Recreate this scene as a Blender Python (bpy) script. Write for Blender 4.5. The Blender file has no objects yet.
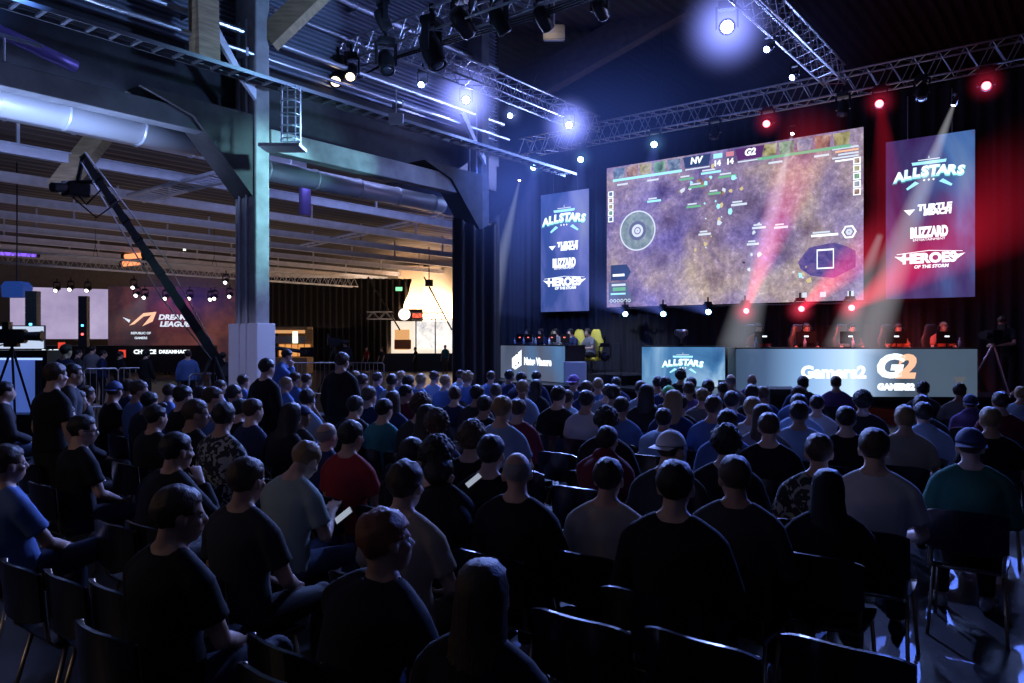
import bpy, bmesh, math, random
from mathutils import Vector, Matrix, Euler, noise
R = math.radians
rnd = random.Random(7)
scene = bpy.context.scene
col = scene.collection
# ------------------------------------------------------------------ place
# X runs along the stage wall, Y towards the stage, Z up; the camera stands at the origin, 1.9 m up
F, CX, HY, CAMH = 750.0, 512.0, 338.0, 1.9
CS, SN = math.cos(R(38.2)), math.sin(R(38.2))
def ray(px):
    t = (px - CX) / F
    return (CS * t - SN, SN * t + CS)
def atz(px, py, z):            # measured photo point at depth z -> place
    dx, dy = ray(px)
    return Vector((dx * z, dy * z, CAMH + (HY - py) * z / F))
def atY(px, py, Y):
    return atz(px, py, Y / ray(px)[1])
def atX(px, py, X):
    return atz(px, py, X / ray(px)[0])

cam_d = bpy.data.cameras.new('camera'); cam = bpy.data.objects.new('camera', cam_d); col.objects.link(cam)
cam.location = (0, 0, CAMH); cam.rotation_euler = (R(90), 0, R(38.2))
cam_d.sensor_width = 36; cam_d.lens = 36 * F / 1024; cam_d.shift_y = -3.5 / 1024
cam_d.clip_start = 0.05; cam_d.clip_end = 300
scene.camera = cam

# ------------------------------------------------------------------ materials
MATS = {}
def mat(name, color=(.5, .5, .5), rough=.6, metal=0.0, bump=0.0, bscale=40, var=0.0, vscale=5, spec=.5, emit=None, estr=1.0, stretch=None):
    if name in MATS: return MATS[name]
    m = bpy.data.materials.new(name); m.use_nodes = True; nt = m.node_tree
    b = nt.nodes['Principled BSDF']
    b.inputs['Base Color'].default_value = (*color, 1); b.inputs['Roughness'].default_value = rough
    b.inputs['Metallic'].default_value = metal; b.inputs['Specular IOR Level'].default_value = spec
    tc = nt.nodes.new('ShaderNodeTexCoord'); mp = nt.nodes.new('ShaderNodeMapping')
    nt.links.new(tc.outputs['Object'], mp.inputs['Vector'])
    if stretch: mp.inputs['Scale'].default_value = stretch
    if var > 0:
        n = nt.nodes.new('ShaderNodeTexNoise'); n.inputs['Scale'].default_value = vscale; n.inputs['Detail'].default_value = 5
        nt.links.new(mp.outputs['Vector'], n.inputs['Vector'])
        cr = nt.nodes.new('ShaderNodeValToRGB')
        cr.color_ramp.elements[0].position = .3; cr.color_ramp.elements[1].position = .7
        cr.color_ramp.elements[0].color = (*[c * (1 - var) for c in color], 1)
        cr.color_ramp.elements[1].color = (*[min(1, c * (1 + var)) for c in color], 1)
        nt.links.new(n.outputs['Fac'], cr.inputs['Fac']); nt.links.new(cr.outputs['Color'], b.inputs['Base Color'])
    if bump > 0:
        n2 = nt.nodes.new('ShaderNodeTexNoise'); n2.inputs['Scale'].default_value = bscale; n2.inputs['Detail'].default_value = 3
        nt.links.new(mp.outputs['Vector'], n2.inputs['Vector'])
        bp = nt.nodes.new('ShaderNodeBump'); bp.inputs['Strength'].default_value = bump; bp.inputs['Distance'].default_value = .01
        nt.links.new(n2.outputs['Fac'], bp.inputs['Height']); nt.links.new(bp.outputs['Normal'], b.inputs['Normal'])
    if emit:
        b.inputs['Emission Color'].default_value = (*emit, 1); b.inputs['Emission Strength'].default_value = estr
    MATS[name] = m
    return m
def glow(name, color, s):
    if name in MATS: return MATS[name]
    m = bpy.data.materials.new(name); m.use_nodes = True; nt = m.node_tree
    nt.nodes.clear(); o = nt.nodes.new('ShaderNodeOutputMaterial'); e = nt.nodes.new('ShaderNodeEmission')
    e.inputs['Color'].default_value = (*color, 1); e.inputs['Strength'].default_value = s
    nt.links.new(e.outputs[0], o.inputs['Surface']); MATS[name] = m
    return m
def cloud_glow(name, stops, scale, s, dist=0.0, detail=6, rough=.6, stretch=(1, 1, 1), rot=0):
    """an LED picture: soft coloured clouds"""
    m = bpy.data.materials.new(name); m.use_nodes = True; nt = m.node_tree
    nt.nodes.clear(); o = nt.nodes.new('ShaderNodeOutputMaterial'); e = nt.nodes.new('ShaderNodeEmission')
    tc = nt.nodes.new('ShaderNodeTexCoord'); mp = nt.nodes.new('ShaderNodeMapping'); mp.inputs['Scale'].default_value = stretch
    mp.inputs['Rotation'].default_value = (0, rot, 0)
    n = nt.nodes.new('ShaderNodeTexNoise'); n.inputs['Scale'].default_value = scale; n.inputs['Detail'].default_value = detail
    n.inputs['Roughness'].default_value = rough; n.inputs['Distortion'].default_value = dist
    cr = nt.nodes.new('ShaderNodeValToRGB')
    while len(cr.color_ramp.elements) < len(stops): cr.color_ramp.elements.new(.5)
    for el, (p, c) in zip(cr.color_ramp.elements, stops): el.position = p; el.color = (*c, 1)
    nt.links.new(tc.outputs['Object'], mp.inputs['Vector']); nt.links.new(mp.outputs['Vector'], n.inputs['Vector'])
    nt.links.new(n.outputs['Fac'], cr.inputs['Fac']); nt.links.new(cr.outputs['Color'], e.inputs['Color'])
    e.inputs['Strength'].default_value = s; nt.links.new(e.outputs[0], o.inputs['Surface']); MATS[name] = m
    return m

# ------------------------------------------------------------------ mesh helpers
def box(bm, c, s, rot=None):
    """box centred at c, size s"""
    M = Matrix.Translation(c) @ (rot.to_4x4() if rot else Matrix.Identity(4)) @ Matrix.Diagonal((*s, 1))
    bmesh.ops.create_cube(bm, size=1.0, matrix=M)
def bbox(bm, x0, x1, y0, y1, z0, z1):
    box(bm, ((x0 + x1) / 2, (y0 + y1) / 2, (z0 + z1) / 2), (abs(x1 - x0), abs(y1 - y0), abs(z1 - z0)))
def frame(d):
    d = d.normalized(); up = Vector((0, 0, 1)) if abs(d.z) < .9 else Vector((0, 1, 0))
    u = d.cross(up).normalized(); return u, u.cross(d).normalized()
def rings(bm, rs, n=12, cap=True):
    """loft closed elliptical rings (centre, u, v)"""
    L = []
    for c, u, v in rs:
        L.append([bm.verts.new(c + u * math.cos(2 * math.pi * i / n) + v * math.sin(2 * math.pi * i / n)) for i in range(n)])
    for a, b in zip(L, L[1:]):
        for i in range(n): bm.faces.new((a[i], a[(i + 1) % n], b[(i + 1) % n], b[i]))
    if cap: bm.faces.new(L[0][::-1]); bm.faces.new(L[-1])
def tube(bm, pts, r, n=8, cap=True):
    pts = [Vector(p) for p in pts]
    rr = r if isinstance(r, (list, tuple)) else [r] * len(pts)
    d = [(pts[min(i + 1, len(pts) - 1)] - pts[max(i - 1, 0)]) for i in range(len(pts))]
    u, v = frame(d[0]); rs = []
    for p, q, k in zip(pts, d, rr):
        q = q.normalized(); u = (u - q * u.dot(q)).normalized(); v = q.cross(u)
        rs.append((p, u * k, v * k))
    rings(bm, rs, n, cap)
def ball(bm, c, r, M=None, seg=12):
    MM = (M if M else Matrix.Identity(4)) @ Matrix.Translation(c) @ Matrix.Diagonal((*(r if isinstance(r, (tuple, list)) else (r, r, r)), 1))
    bmesh.ops.create_uvsphere(bm, u_segments=seg, v_segments=max(6, seg * 2 // 3), radius=1, matrix=MM)
def prism(bm, pts, d):
    """polygon pts pushed along vector d"""
    a = [bm.verts.new(Vector(p)) for p in pts]; b = [bm.verts.new(Vector(p) + Vector(d)) for p in pts]
    n = len(pts); bm.faces.new(a); bm.faces.new(b[::-1])
    for i in range(n): bm.faces.new((a[i], b[i], b[(i + 1) % n], a[(i + 1) % n]))
def bevel(bm, w, seg=2):
    bmesh.ops.bevel(bm, geom=bm.edges[:], offset=w, segments=seg, affect='EDGES', clamp_overlap=True)
def mesh(name, bm, smooth=False):
    bmesh.ops.recalc_face_normals(bm, faces=bm.faces[:])
    me = bpy.data.meshes.new(name); bm.to_mesh(me); bm.free()
    if smooth: me.shade_smooth()
    return me
def put(name, me, m=None, parent=None, loc=None, rot=None):
    if isinstance(me, bmesh.types.BMesh): me = mesh(name, me)
    o = bpy.data.objects.new(name, me); col.objects.link(o)
    if m is not None:
        if not me.materials: me.materials.append(m)
        elif me.materials[0] != m:
            o.material_slots[0].link = 'OBJECT'; o.material_slots[0].material = m
    if parent: o.parent = parent
    if loc is not None: o.location = loc
    if rot is not None: o.rotation_euler = rot
    return o
def tag(o, label=None, cat=None, group=None, kind=None):
    if label: o['label'] = label
    if cat: o['category'] = cat
    if group: o['group'] = group
    if kind: o['kind'] = kind
    return o
def root(name, loc, rz=0, label=None, cat=None, group=None, rot=None):
    o = bpy.data.objects.new(name, None); col.objects.link(o); o.location = loc
    o.rotation_euler = rot if rot else (0, 0, rz); o.empty_display_size = .1
    return tag(o, label, cat, group)
def copy_tree(o, parent=None):
    c = o.copy(); col.objects.link(c); c.parent = parent
    for ch in o.children: copy_tree(ch, c)
    return c
def B(): return bmesh.new()
def struct(name, bm, m): return tag(put(name, bm, m), kind='structure')

# ------------------------------------------------------------------ common materials
M_FLOOR = mat('dark_floor', (.03, .032, .04), .42, var=.5, vscale=1.5, bump=.15, bscale=30)
M_BLACK = mat('black_cloth', (.012, .012, .016), .9, bump=.3, bscale=60)
M_DARKM = mat('black_metal', (.02, .02, .024), .45, .3)
M_ALU = mat('aluminium', (.62, .64, .68), .35, .9)
M_CONC = mat('concrete', (.36, .35, .33), .85, var=.25, vscale=3, bump=.3, bscale=25)
M_CONCD = mat('dark_concrete', (.055, .05, .048), .9, var=.25, vscale=3, bump=.3, bscale=25)
M_STEEL = mat('painted_steel', (.62, .62, .68), .5, .2, var=.12, vscale=4)
M_DUCT = mat('duct_metal', (.72, .74, .78), .38, .45)
M_WHITE = mat('white_board', (.72, .72, .75), .6)
M_WOOD = mat('glulam_wood', (.42, .30, .16), .7, var=.25, vscale=3, stretch=(1, 1, 8))

# ================================================================== SETTING
b = B(); bbox(b, -46, 14, -12, 37, -.2, 0); struct('floor', b, M_FLOOR)
b = B(); bbox(b, -46, 14, 36.0, 36.4, 0, 12); struct('wall_back', b, mat('hall_wall', (.30, .26, .22), .9, var=.15))
b = B(); bbox(b, -44.4, -44, -12, 36, 0, 12); struct('wall_left', b, mat('panel_wall', (.24, .22, .21), .9, var=.1))
b = B(); bbox(b, 12, 12.4, -12, 36, 0, 12); struct('wall_right', b, M_CONCD)
b = B(); bbox(b, -46, 14, -12.4, -12, 0, 12); struct('wall_front', b, M_CONCD)
# main hall ceiling, corrugated along Y
b = B(); n = 200; x0, x1 = -20.0, 12.0
pv = None
for i in range(n * 2 + 1):
    x = x0 + (x1 - x0) * i / (2 * n); z = 11.0 + (.0 if (i // 2) % 2 == 0 else .07)
    v = [b.verts.new((x, y, z)) for y in ((-12, 36) if x > -13.3 else (16.2, 36))]
    if pv: b.faces.new((pv[0], pv[1], v[1], v[0]))
    pv = v
struct('ceiling', b, mat('roof_deck', (.10, .105, .12), .5, .4))
# side aisle ceiling, corrugated
b = B(); pv = None
for i in range(241):
    x = -44 + (30.6) * i / 240; z = 6.75 + (.0 if (i // 2) % 2 == 0 else .06)
    v = [b.verts.new((x, y, z)) for y in (-12, 36 if x < -20 else 16.2)]
    if pv: b.faces.new((pv[0], pv[1], v[1], v[0]))
    pv = v
struct('ceiling_aisle', b, mat('aisle_deck', (.085, .075, .075), .5, .3))
# fascia between the low aisle and the high hall: plain below, sheet metal above
b = B(); bbox(b, -13.45, -13.3, -12, 16.2, 6.0, 7.35); bbox(b, -20.1, -20, 16.2, 36, 6.7, 11); bbox(b, -20.1, -13.3, 16.2, 16.3, 6.7, 11); struct('wall_fascia', b, mat('fascia_dark', (.028, .028, .035), .8, var=.3))
b = B(); pv = None; N = 75
for i in range(N * 2 + 1):
    z = 7.35 + 3.7 * i / (2 * N); x = -13.35 + (0 if (i // 2) % 2 == 0 else .06)
    v = [b.verts.new((x, y, z)) for y in (-12, 16.2)]
    if pv: b.faces.new((pv[0], pv[1], v[1], v[0]))
    pv = v
struct('wall_cladding', b, mat('sheet_cladding', (.30, .33, .40), .35, .6))

# pillars with corbel and haunch
def pillar(Y, label, base=False, w=.70):
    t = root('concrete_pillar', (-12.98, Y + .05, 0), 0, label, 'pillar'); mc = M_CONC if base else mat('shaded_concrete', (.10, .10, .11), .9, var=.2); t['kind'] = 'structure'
    b = B(); box(b, (0, 0, 5.5), (w, .31, 11)); bevel(b, .02, 1); put('shaft', b, mc, t)
    b = B()
    for sx in (-.12, .12): tube(b, [(sx, -.2, 0), (sx, -.2, 8)], .022, 6)
    put('conduit', b, M_STEEL, t)
    b = B(); prism(b, [(-.3, -.18, 4.6), (-.3, -1.35, 5.85), (-.3, -2.3, 6.15), (-.3, -.18, 6.15)], (.6, 0, 0)); put('haunch', b, M_CONCD, t)
    b = B(); prism(b, [(.34, -.5, 6.9), (.34, -1.0, 7.6), (.34, -1.12, 7.5), (.34, -.5, 6.72), (.34, -.18, 6.4), (.34, -.18, 6.6)], (.08, 0, 0)); put('knee_brace', b, M_STEEL, t)
    if base:
        b = B(); box(b, (-.02, 0, 1.09), (.98, .40, 2.18)); bevel(b, .01, 1); put('plinth_cladding', b, M_WHITE, t)
    return t
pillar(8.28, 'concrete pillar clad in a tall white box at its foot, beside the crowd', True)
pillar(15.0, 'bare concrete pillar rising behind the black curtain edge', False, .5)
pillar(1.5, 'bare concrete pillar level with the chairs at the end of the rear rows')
for i, X in enumerate((-7.5, -5.2)):
    b = B(); box(b, (0, 0, 5.5), (.45, .45, 11)); o = put('concrete_pillar', b, M_CONCD, None, (X, 27.0, 0)); tag(o, ['dim concrete pillar high behind the main truss, nearer the aisle', 'dim concrete pillar high behind the main truss, nearer the red wall'][i], 'pillar', kind='structure')
# crane beam along the pillars
def beamY(name, X, z0, z1, w, y0, y1, m, label, cat='beam'):
    b = B(); bbox(b, -w / 2, w / 2, y0, y1, z0, z1); bevel(b, .01, 1)
    o = put(name, b, m, None, (X, 0, 0)); return tag(o, label, cat, kind='structure')
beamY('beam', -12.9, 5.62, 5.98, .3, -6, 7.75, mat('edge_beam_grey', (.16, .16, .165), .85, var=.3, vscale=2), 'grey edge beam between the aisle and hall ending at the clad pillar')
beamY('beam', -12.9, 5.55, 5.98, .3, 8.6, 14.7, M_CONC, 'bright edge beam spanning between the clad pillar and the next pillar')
# purlins of the aisle
pn = ['first', 'second', 'third', 'fourth', 'fifth', 'sixth', 'seventh', 'eighth']
for i in range(8):
    b = B(); X = -18.1 - 3.3 * i; y1 = [35.9, 35.9, 34, 35.9, 33, 35.9, 34.5, 35.9][i]
    bbox(b, -.09, .09, -11.5, y1, 5.78, 5.98); bbox(b, -.14, .14, -11.5, y1, 5.98, 6.01)
    for k in range(9): bbox(b, -.03, .03, -9 + k * 5, -8.94 + k * 5, 5.98, 6.76)
    o = put('roof_purlin', b, M_STEEL, None, (X, 0, 0)); tag(o, 'long pale steel purlin under the aisle roof, %s in from the pillars' % pn[i], 'beam', 'steel purlins under the aisle roof')
# diagonal lattice of the aisle
def lattice(p0, p1, label, w=.5):
    p0, p1 = Vector(p0), Vector(p1); d = (p1 - p0); L = d.length; ux = d.normalized(); s = ux.cross(Vector((0, 0, 1))).normalized() * w
    b = B(); tube(b, [p0, p1], .05, 6); tube(b, [p0 + s, p1 + s], .05, 6); k = int(L / .28)
    for i in range(k): tube(b, [p0 + d * (i / k), p0 + s + d * ((i + .6) / k)], .018, 4)
    tag(put('lattice_girder', b, M_STEEL), label, 'girder')
lattice(atX(232, 168, -15.5), atX(118, 198, -22), 'flat slatted steel girder crossing under the purlins beside the clad pillar', .7)
lattice(atX(438, 215, -20), atX(300, 245, -26), 'long flat steel girder slanting under the far purlins')
# wooden raking braces under the roof
for (p, q, lab) in ((atz(58, 190, 16.8), atz(105, 130, 16.8), 'yellowish raking timber brace under the aisle roof behind the crane arm'),
                    (atz(268, 40, 14.6), atz(330, -20, 14.6), 'pale raking timber brace under the high roof above the clad pillar'),
                    (atz(205, 60, 13.4), atz(203, -10, 13.4), 'upright yellowish timber post high above the duct')):
    b = B(); d = (q - p); u, v = frame(d); prism(b, [p + u * .17 + v * .2, p - u * .17 + v * .2, p - u * .17 - v * .2, p + u * .17 - v * .2], d)
    tag(put('timber_brace', b, M_WOOD), lab, 'brace')
# high roof rafters over the crowd
for i, (pa, pb) in enumerate((((520, 93, 23), (700, -10, 21.0)), ((380, 40, 22), (480, -20, 20.5)), ((700, 130, 27), (1060, 10, 25)))):
    p, q = atz(*pa), atz(*pb); d = q - p; u, v = frame(d); b = B()
    prism(b, [p + u * .2 + v * .45, p - u * .2 + v * .45, p - u * .2 - v * .45, p + u * .2 - v * .45], d)
    bmesh.ops.recalc_face_normals(b, faces=b.faces[:])
    tag(put('roof_rafter', b, mat('rafter_brown', (.16, .12, .10), .8, var=.2)), ['broad brown sloping roof rafter above the left end of the main truss', 'dim sloping roof rafter above the crossing of the lighting trusses', 'dark sloping roof rafter behind and above the main truss'][i], 'rafter')
# ducts
def duct(X, z, r, y0, y1, label, ribs=True):
    t = root('air_duct', (X, y0, z), 0, label, 'duct'); b = B(); L = y1 - y0
    tube(b, [(0, 0, 0), (0, L, 0)], r, 28); put('tube', mesh('duct_tube', b, True), M_DUCT, t)
    k = int(L / 1.25)
    for i in range(k + 1): b = B(); tube(b, [(0, i * 1.25, 0), (0, i * 1.25 + .05, 0)], r + .018, 28); put('joint_ring', mesh('duct_ring', b, True), M_DUCT, t)
    for i in range(1, int(L / 3)): b = B(); tube(b, [(0, i * 3, r), (0, i * 3, 6.75 - z)], .012, 5); put('hanger', b, M_STEEL, t)
duct(-13.75, 5.72, .30, -6, 8.2, 'fat shiny round duct lit blue under the edge beam')
duct(-13.9, 5.45, .22, 9.2, 14.6, 'slimmer ribbed round duct beyond the clad pillar')
duct(-16.5, 6.35, .28, -6, 12, 'far round duct high in the aisle roof')
# purple tubes and rail
def led(name, p, q, r, m, label, cat='light'):
    p, q = Vector(p), Vector(q); t = root(name, p, 0, label, cat); b = B(); tube(b, [(0, 0, 0), q - p], r, 8); put('tube', b, m, t)
    d = (q - p).normalized() * .06
    for e_ in (Vector((0, 0, 0)), q - p): b = B(); tube(b, [e_ - d, e_ + d], r * 1.5, 8); put('end_cap', b, M_DARKM, t)
M_PURP = glow('purple_glow', (.22, .10, .95), 1.6)
led('purple_tube', (-14.3, -3, 5.55), (-14.3, 7.7, 5.62), .035, M_PURP, 'thin pipe beneath the fat duct, its purple light painted as glow')  # glow stands for purple light falling on a thin pipe
led('purple_tube', (-32.5, 2.5, 4.9), (-32.5, 11.5, 5.1), .06, M_PURP, 'purple tube light in the far aisle above the second stage screen')
# guard rail above beam
b = B()
tube(b, [(0, -6, 0), (0, 4.6, 0)], .035, 8)
for k in range(8): tube(b, [(0, -5 + k * 1.3, 0), (0, -5 + k * 1.3, -.38)], .02, 6)
tag(put('guard_rail', b, M_ALU, None, (-12.85, 0, 6.4)), 'thin metal rail on short posts above the edge beam', 'rail')
# arched duct behind rail, purple light mixed into its base colour
b = B(); pts = [(-13.1 , y, 6.3 + .45 * math.sin(math.pi * (y + 1) / 6.2)) for y in [ -1 + .31 * i for i in range(21)]]
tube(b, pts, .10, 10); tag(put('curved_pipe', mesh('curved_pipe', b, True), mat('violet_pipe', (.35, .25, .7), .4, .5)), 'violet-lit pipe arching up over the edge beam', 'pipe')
# elbow pipe beyond the pillar
b = B(); tube(b, [atz(270, 163, 20), atz(290, 165, 20), atz(301, 170, 20), atz(305, 182, 20), atz(305, 215, 20)], .16, 12)
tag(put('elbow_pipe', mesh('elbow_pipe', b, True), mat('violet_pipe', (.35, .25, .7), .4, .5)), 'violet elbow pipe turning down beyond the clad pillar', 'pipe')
# cable ladder tray along the pillars
def tray(X, z, y0, y1, label):
    t = root('cable_tray', (X, y0, z), 0, label, 'cable tray'); L = y1 - y0
    for sx in (-.2, .2):
        b = B(); bbox(b, sx - .012, sx + .012, 0, L, -.035, .035); put('side_rail', b, mat('tray_zinc', (.22, .23, .25), .4, .6), t)
    b = B()
    for i in range(int(L / .35)): bbox(b, -.2, .2, i * .35, i * .35 + .05, -.02, .02)
    put('rungs', b, M_ALU, t)['kind'] = 'stuff'
    b = B(); 
    for k in range(3): tube(b, [(-.12 + .1 * k, 0, .05), (-.1 + .1 * k, L * .5, .03), (-.12 + .1 * k, L, .05)], .025, 6)
    put('cable', b, M_DARKM, t)
tray(-12.35, 6.72, -4, 18.5, 'ladder-like cable tray running along the hall past the clad pillar')
for i, (X, z, y0, y1) in enumerate(((-12.9, 7.75, -3, 16), (-13.1, 8.5, -3, 16), (-13.1, 9.3, -3, 16), (-12.7, 7.3, 2, 16))):
    b = B(); tube(b, [(0, y0, 0), (0, y1, 0)], [.06, .045, .06, .04][i], 10)
    for k in range(int((y1 - y0) / 4)): bbox(b, -.3, .04, y0 + 2 + k * 4, y0 + 2.05 + k * 4, -.08, .08)
    tag(put('conduit_pipe', mesh('conduit_pipe', b), M_ALU, None, (X, 0, z)), ['thick pipe clipped to the sheet cladding just above the cable tray', 'slim pipe halfway up the blue-lit cladding', 'uppermost thick pipe under the high roof', 'slim pipe directly over the cable tray'][i], 'pipe')
# ladder cage beside pillar
t = root('ladder_cage', atz(291, 145, 13.9), R(38), 'caged steel access ladder hanging beside the clad pillar', 'ladder')
b = B()
for sx in (-.17, .17): tube(b, [(sx, 0, 0), (sx, 0, 1.05)], .018, 6)
for k in range(7): tube(b, [(-.17, 0, .06 + k * .16), (.17, 0, .06 + k * .16)], .012, 6)
put('ladder', b, M_ALU, t)
b = B()
for k in range(5):
    tube(b, [(.18 * math.cos(a), -.0 - .22 * math.sin(a), .08 + k * .23) for a in [math.pi * j / 8 for j in range(9)]], .012, 5)
for j in (2, 4, 6): a = math.pi * j / 8; tube(b, [(.18 * math.cos(a), -.22 * math.sin(a), .02), (.18 * math.cos(a), -.22 * math.sin(a), 1.05)], .012, 5)
put('cage', b, M_ALU, t)
b = B(); box(b, (-.15, 0, -.05), (.75, .5, .06)); put('landing', b, M_STEEL, t)
# small white boxes
for (p, lab, s) in ((atz(396, 119, 15.5), 'small white box fixed on the cable tray', (.30, .10, .24)), (atz(554, 33, 14.5), 'white rectangular box hung high under the rafters', (.42, .12, .30))):
    t = root('junction_box', p, R(38), lab, 'box'); b = B(); box(b, (0, 0, 0), s); bevel(b, .02, 2); put('housing', b, M_WHITE, t)
    b = B(); tube(b, [(0, 0, s[2] / 2), (0, 0, s[2] / 2 + .5)], .015, 6); box(b, (0, -s[1] / 2 - .006, 0), (s[0] * .7, .012, s[2] * .12)); put('bracket', b, M_STEEL, t)

# ================================================================== RIG
def truss(p0, p1, label, w=.45, h=.45, group='lighting trusses hung over the hall'):
    p0, p1 = Vector(p0), Vector(p1); d = p1 - p0; L = d.length
    rz = math.atan2(d.y, d.x); t = root('lighting_truss', p0, rz, label, 'truss', group)
    for (a, c) in ((-w / 2, 0), (w / 2, 0), (-w / 2, h), (w / 2, h)):
        b = B(); tube(b, [(0, a, c), (L, a, c)], .026, 8); put('chord', mesh('chord', b, True), M_ALU, t)
    k = max(2, int(L / .5)); b = B()
    for i in range(k):
        xa, xb = L * i / k, L * (i + 1) / k; xm = (xa + xb) / 2
        for a in (-w / 2, w / 2):
            tube(b, [(xa, a, 0), (xm, a, h)], .013, 5); tube(b, [(xm, a, h), (xb, a, 0)], .013, 5)
        for c in (0, h): tube(b, [(xa, -w / 2, c), (xm, w / 2, c)], .011, 5); tube(b, [(xm, w / 2, c), (xb, -w / 2, c)], .011, 5)
    put('lattice_bracing', b, M_ALU, t)
    b = B()
    for i in range(1, max(2, int(L / 5))): tube(b, [(i * 5, -w / 2, h), (i * 5, 0, h + .5), (i * 5, w / 2, h)], .01, 5); tube(b, [(i * 5, 0, h + .5), (i * 5, 0, 11 - p0.z)], .008, 5)
    put('hanging_chain', b, M_DARKM, t)
    return t
truss((-14.9, 19.5, 7.85), (4, 19.5, 7.85), 'long main truss crossing above the stage screens', .45, .52)
truss((-18.5, 11.0, 8.05), (2, 11.0, 8.05), 'truss over the middle of the crowd carrying dark spotlights')
truss((-12.0, 11.3, 8.05), (-12.0, 19.2, 8.05), 'connecting truss running from mid hall to the left end of the main truss')
truss((-5.1, 11.3, 8.05), (-5.1, 19.2, 8.05), 'connecting truss running to the middle of the main truss')
truss((-5.1, -6, 8.05), (-5.1, 10.7, 8.05), 'truss overhead running back above the rear seats')
truss((-31, 8, 4.6), (-31, 26, 4.6), 'low truss over the second stage in the far aisle')

M_BODY = mat('lamp_body', (.015, .015, .018), .35, .2)
def moving_head(p, aim, lens, label, group, s=1.0, cat='stage light'):
    """yoke light hanging at p, pointing towards aim"""
    p = Vector(p); d = (Vector(aim) - p).normalized()
    t = root('moving_head_light', p, math.atan2(d.y, d.x) - math.pi / 2, label, cat, group); t.scale = (s, s, s)
    el = math.atan2(d.z, math.hypot(d.x, d.y)); Rm = Matrix.Rotation(el, 4, 'X')
    b = B(); box(b, (0, 0, .33), (.26, .2, .1)); bevel(b, .015, 2); tube(b, [(0, 0, .38), (0, 0, .48)], .03, 8); box(b, (0, 0, .5), (.05, .05, .08)); put('base', b, M_BODY, t)
    b = B(); box(b, (-.155, 0, .13), (.03, .09, .34)); box(b, (.155, 0, .13), (.03, .09, .34)); box(b, (0, 0, .285), (.34, .1, .03)); put('yoke', b, M_BODY, t)
    b = B(); rs = []
    for y, r in ((-.2, .05), (-.19, .1), (-.08, .125), (.05, .13), (.16, .115), (.2, .12), (.22, .105), (.205, .095)):
        rs.append((Rm @ Vector((0, y, 0)), Rm.to_3x3() @ Vector((r, 0, 0)), Rm.to_3x3() @ Vector((0, 0, r))))
    rings(b, rs, 20); put('head', mesh('lamp_head', b, True), M_BODY, t)
    b = B(); rings(b, [(Rm @ Vector((0, .208, 0)), Rm.to_3x3() @ Vector((.088, 0, 0)), Rm.to_3x3() @ Vector((0, 0, .088))), (Rm @ Vector((0, .222, 0)), Rm.to_3x3() @ Vector((.06, 0, 0)), Rm.to_3x3() @ Vector((0, 0, .06)))], 20)
    put('lens', mesh('lamp_lens', b, True), lens, t)
    return t
L_BLUE = glow('lens_blue', (.25, .38, 1.0), 60); L_BLUEH = glow('lens_blue_hot', (.5, .55, 1.0), 350)
L_CY = glow('lens_cyan', (.35, .75, 1.0), 22); L_RED = glow('lens_red', (1.0, .05, .07), 22); L_WH = glow('lens_white', (1, .95, .9), 14)
L_OFF = mat('lens_off', (.06, .07, .09), .1, 0); L_GLINT = glow('lens_warm_glint', (1, .75, .5), 5)
camp = Vector((0, 0, 1.9))
tr = 'moving lights on the connecting trusses'
moving_head(atz(466, 100, 18.9), camp, L_BLUEH, 'blazing blue-white light under the connecting truss over the aisle side', tr)
moving_head(atz(569, 125, 21.1), camp, L_BLUEH, 'blazing blue-white light where the connecting truss meets the main truss', tr)
moving_head(atz(423, 82, 17.6), (-9, 5, 1), L_BLUE, 'small blue light on the connecting truss near the dark spotlights', tr, .8)
moving_head(atz(512, 114, 20.1), (-9, 5, 1), L_BLUE, 'small blue light between the two blazing lights', tr, .8)
moving_head(atz(727, 27, 14.3), camp, L_BLUEH, 'biggest blazing blue-white light at the top above the big screen', tr, 1.25)
moving_head(atz(769, 47, 15.5), (-6, 6, 1), L_BLUE, 'small blue light just past the biggest blazing light', tr, .7)
moving_head(atz(795, 75, 17.1), (-8, 8, 1), L_BLUE, 'small blue light low on the connecting truss near the big screen', tr, .7)
mt = 'par lamps along the underside of the main truss'
for (x, y, m, w) in ((535, 166, L_CY, 'icy blue lamp at the aisle end of the main truss'), (582, 158, L_CY, 'icy blue lamp above the narrow banner screen'), (655, 143, L_CY, 'icy blue lamp over the near corner of the big screen'),
                     (768, 122, L_RED, 'red lamp over the middle of the big screen'), (880, 102, L_RED, 'red lamp between the big screen and the wide banner'), (986, 84, L_RED, 'red lamp beyond the wide banner')):
    moving_head(atY(x, y, 19.3), atY(x, y, 19.3) + Vector((2.2 if x < 700 else .8, -6, -3.0)), m, w + ' on the truss', mt)
for i, (x, y) in enumerate(((715, 132), (843, 108), (922, 92))):
    moving_head(atY(x, y, 19.3), atY(x, y, 19.3) + Vector((0, -2, -4)), L_OFF, ['unlit lamp under the truss before the first red lamp', 'unlit lamp under the truss between two red lamps', 'unlit lamp under the truss above the wide banner'][i], mt)
ws = 'narrow white spot lamps by the screens'
moving_head(atY(793, 131, 20.3), atz(740, 345, 16.9), L_WH, 'small white spot in front of the big screen top', ws, .5)
moving_head(atY(955, 101, 19.3), atz(865, 345, 16.8), L_WH, 'small white spot above the wide banner screen', ws, .5)
moving_head(atY(520, 178, 20.3), atz(477, 365, 22.5), L_WH, 'small white spot beside the narrow banner screen', ws, .5)
fl = 'moving lights on the bar under the big screen'
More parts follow.
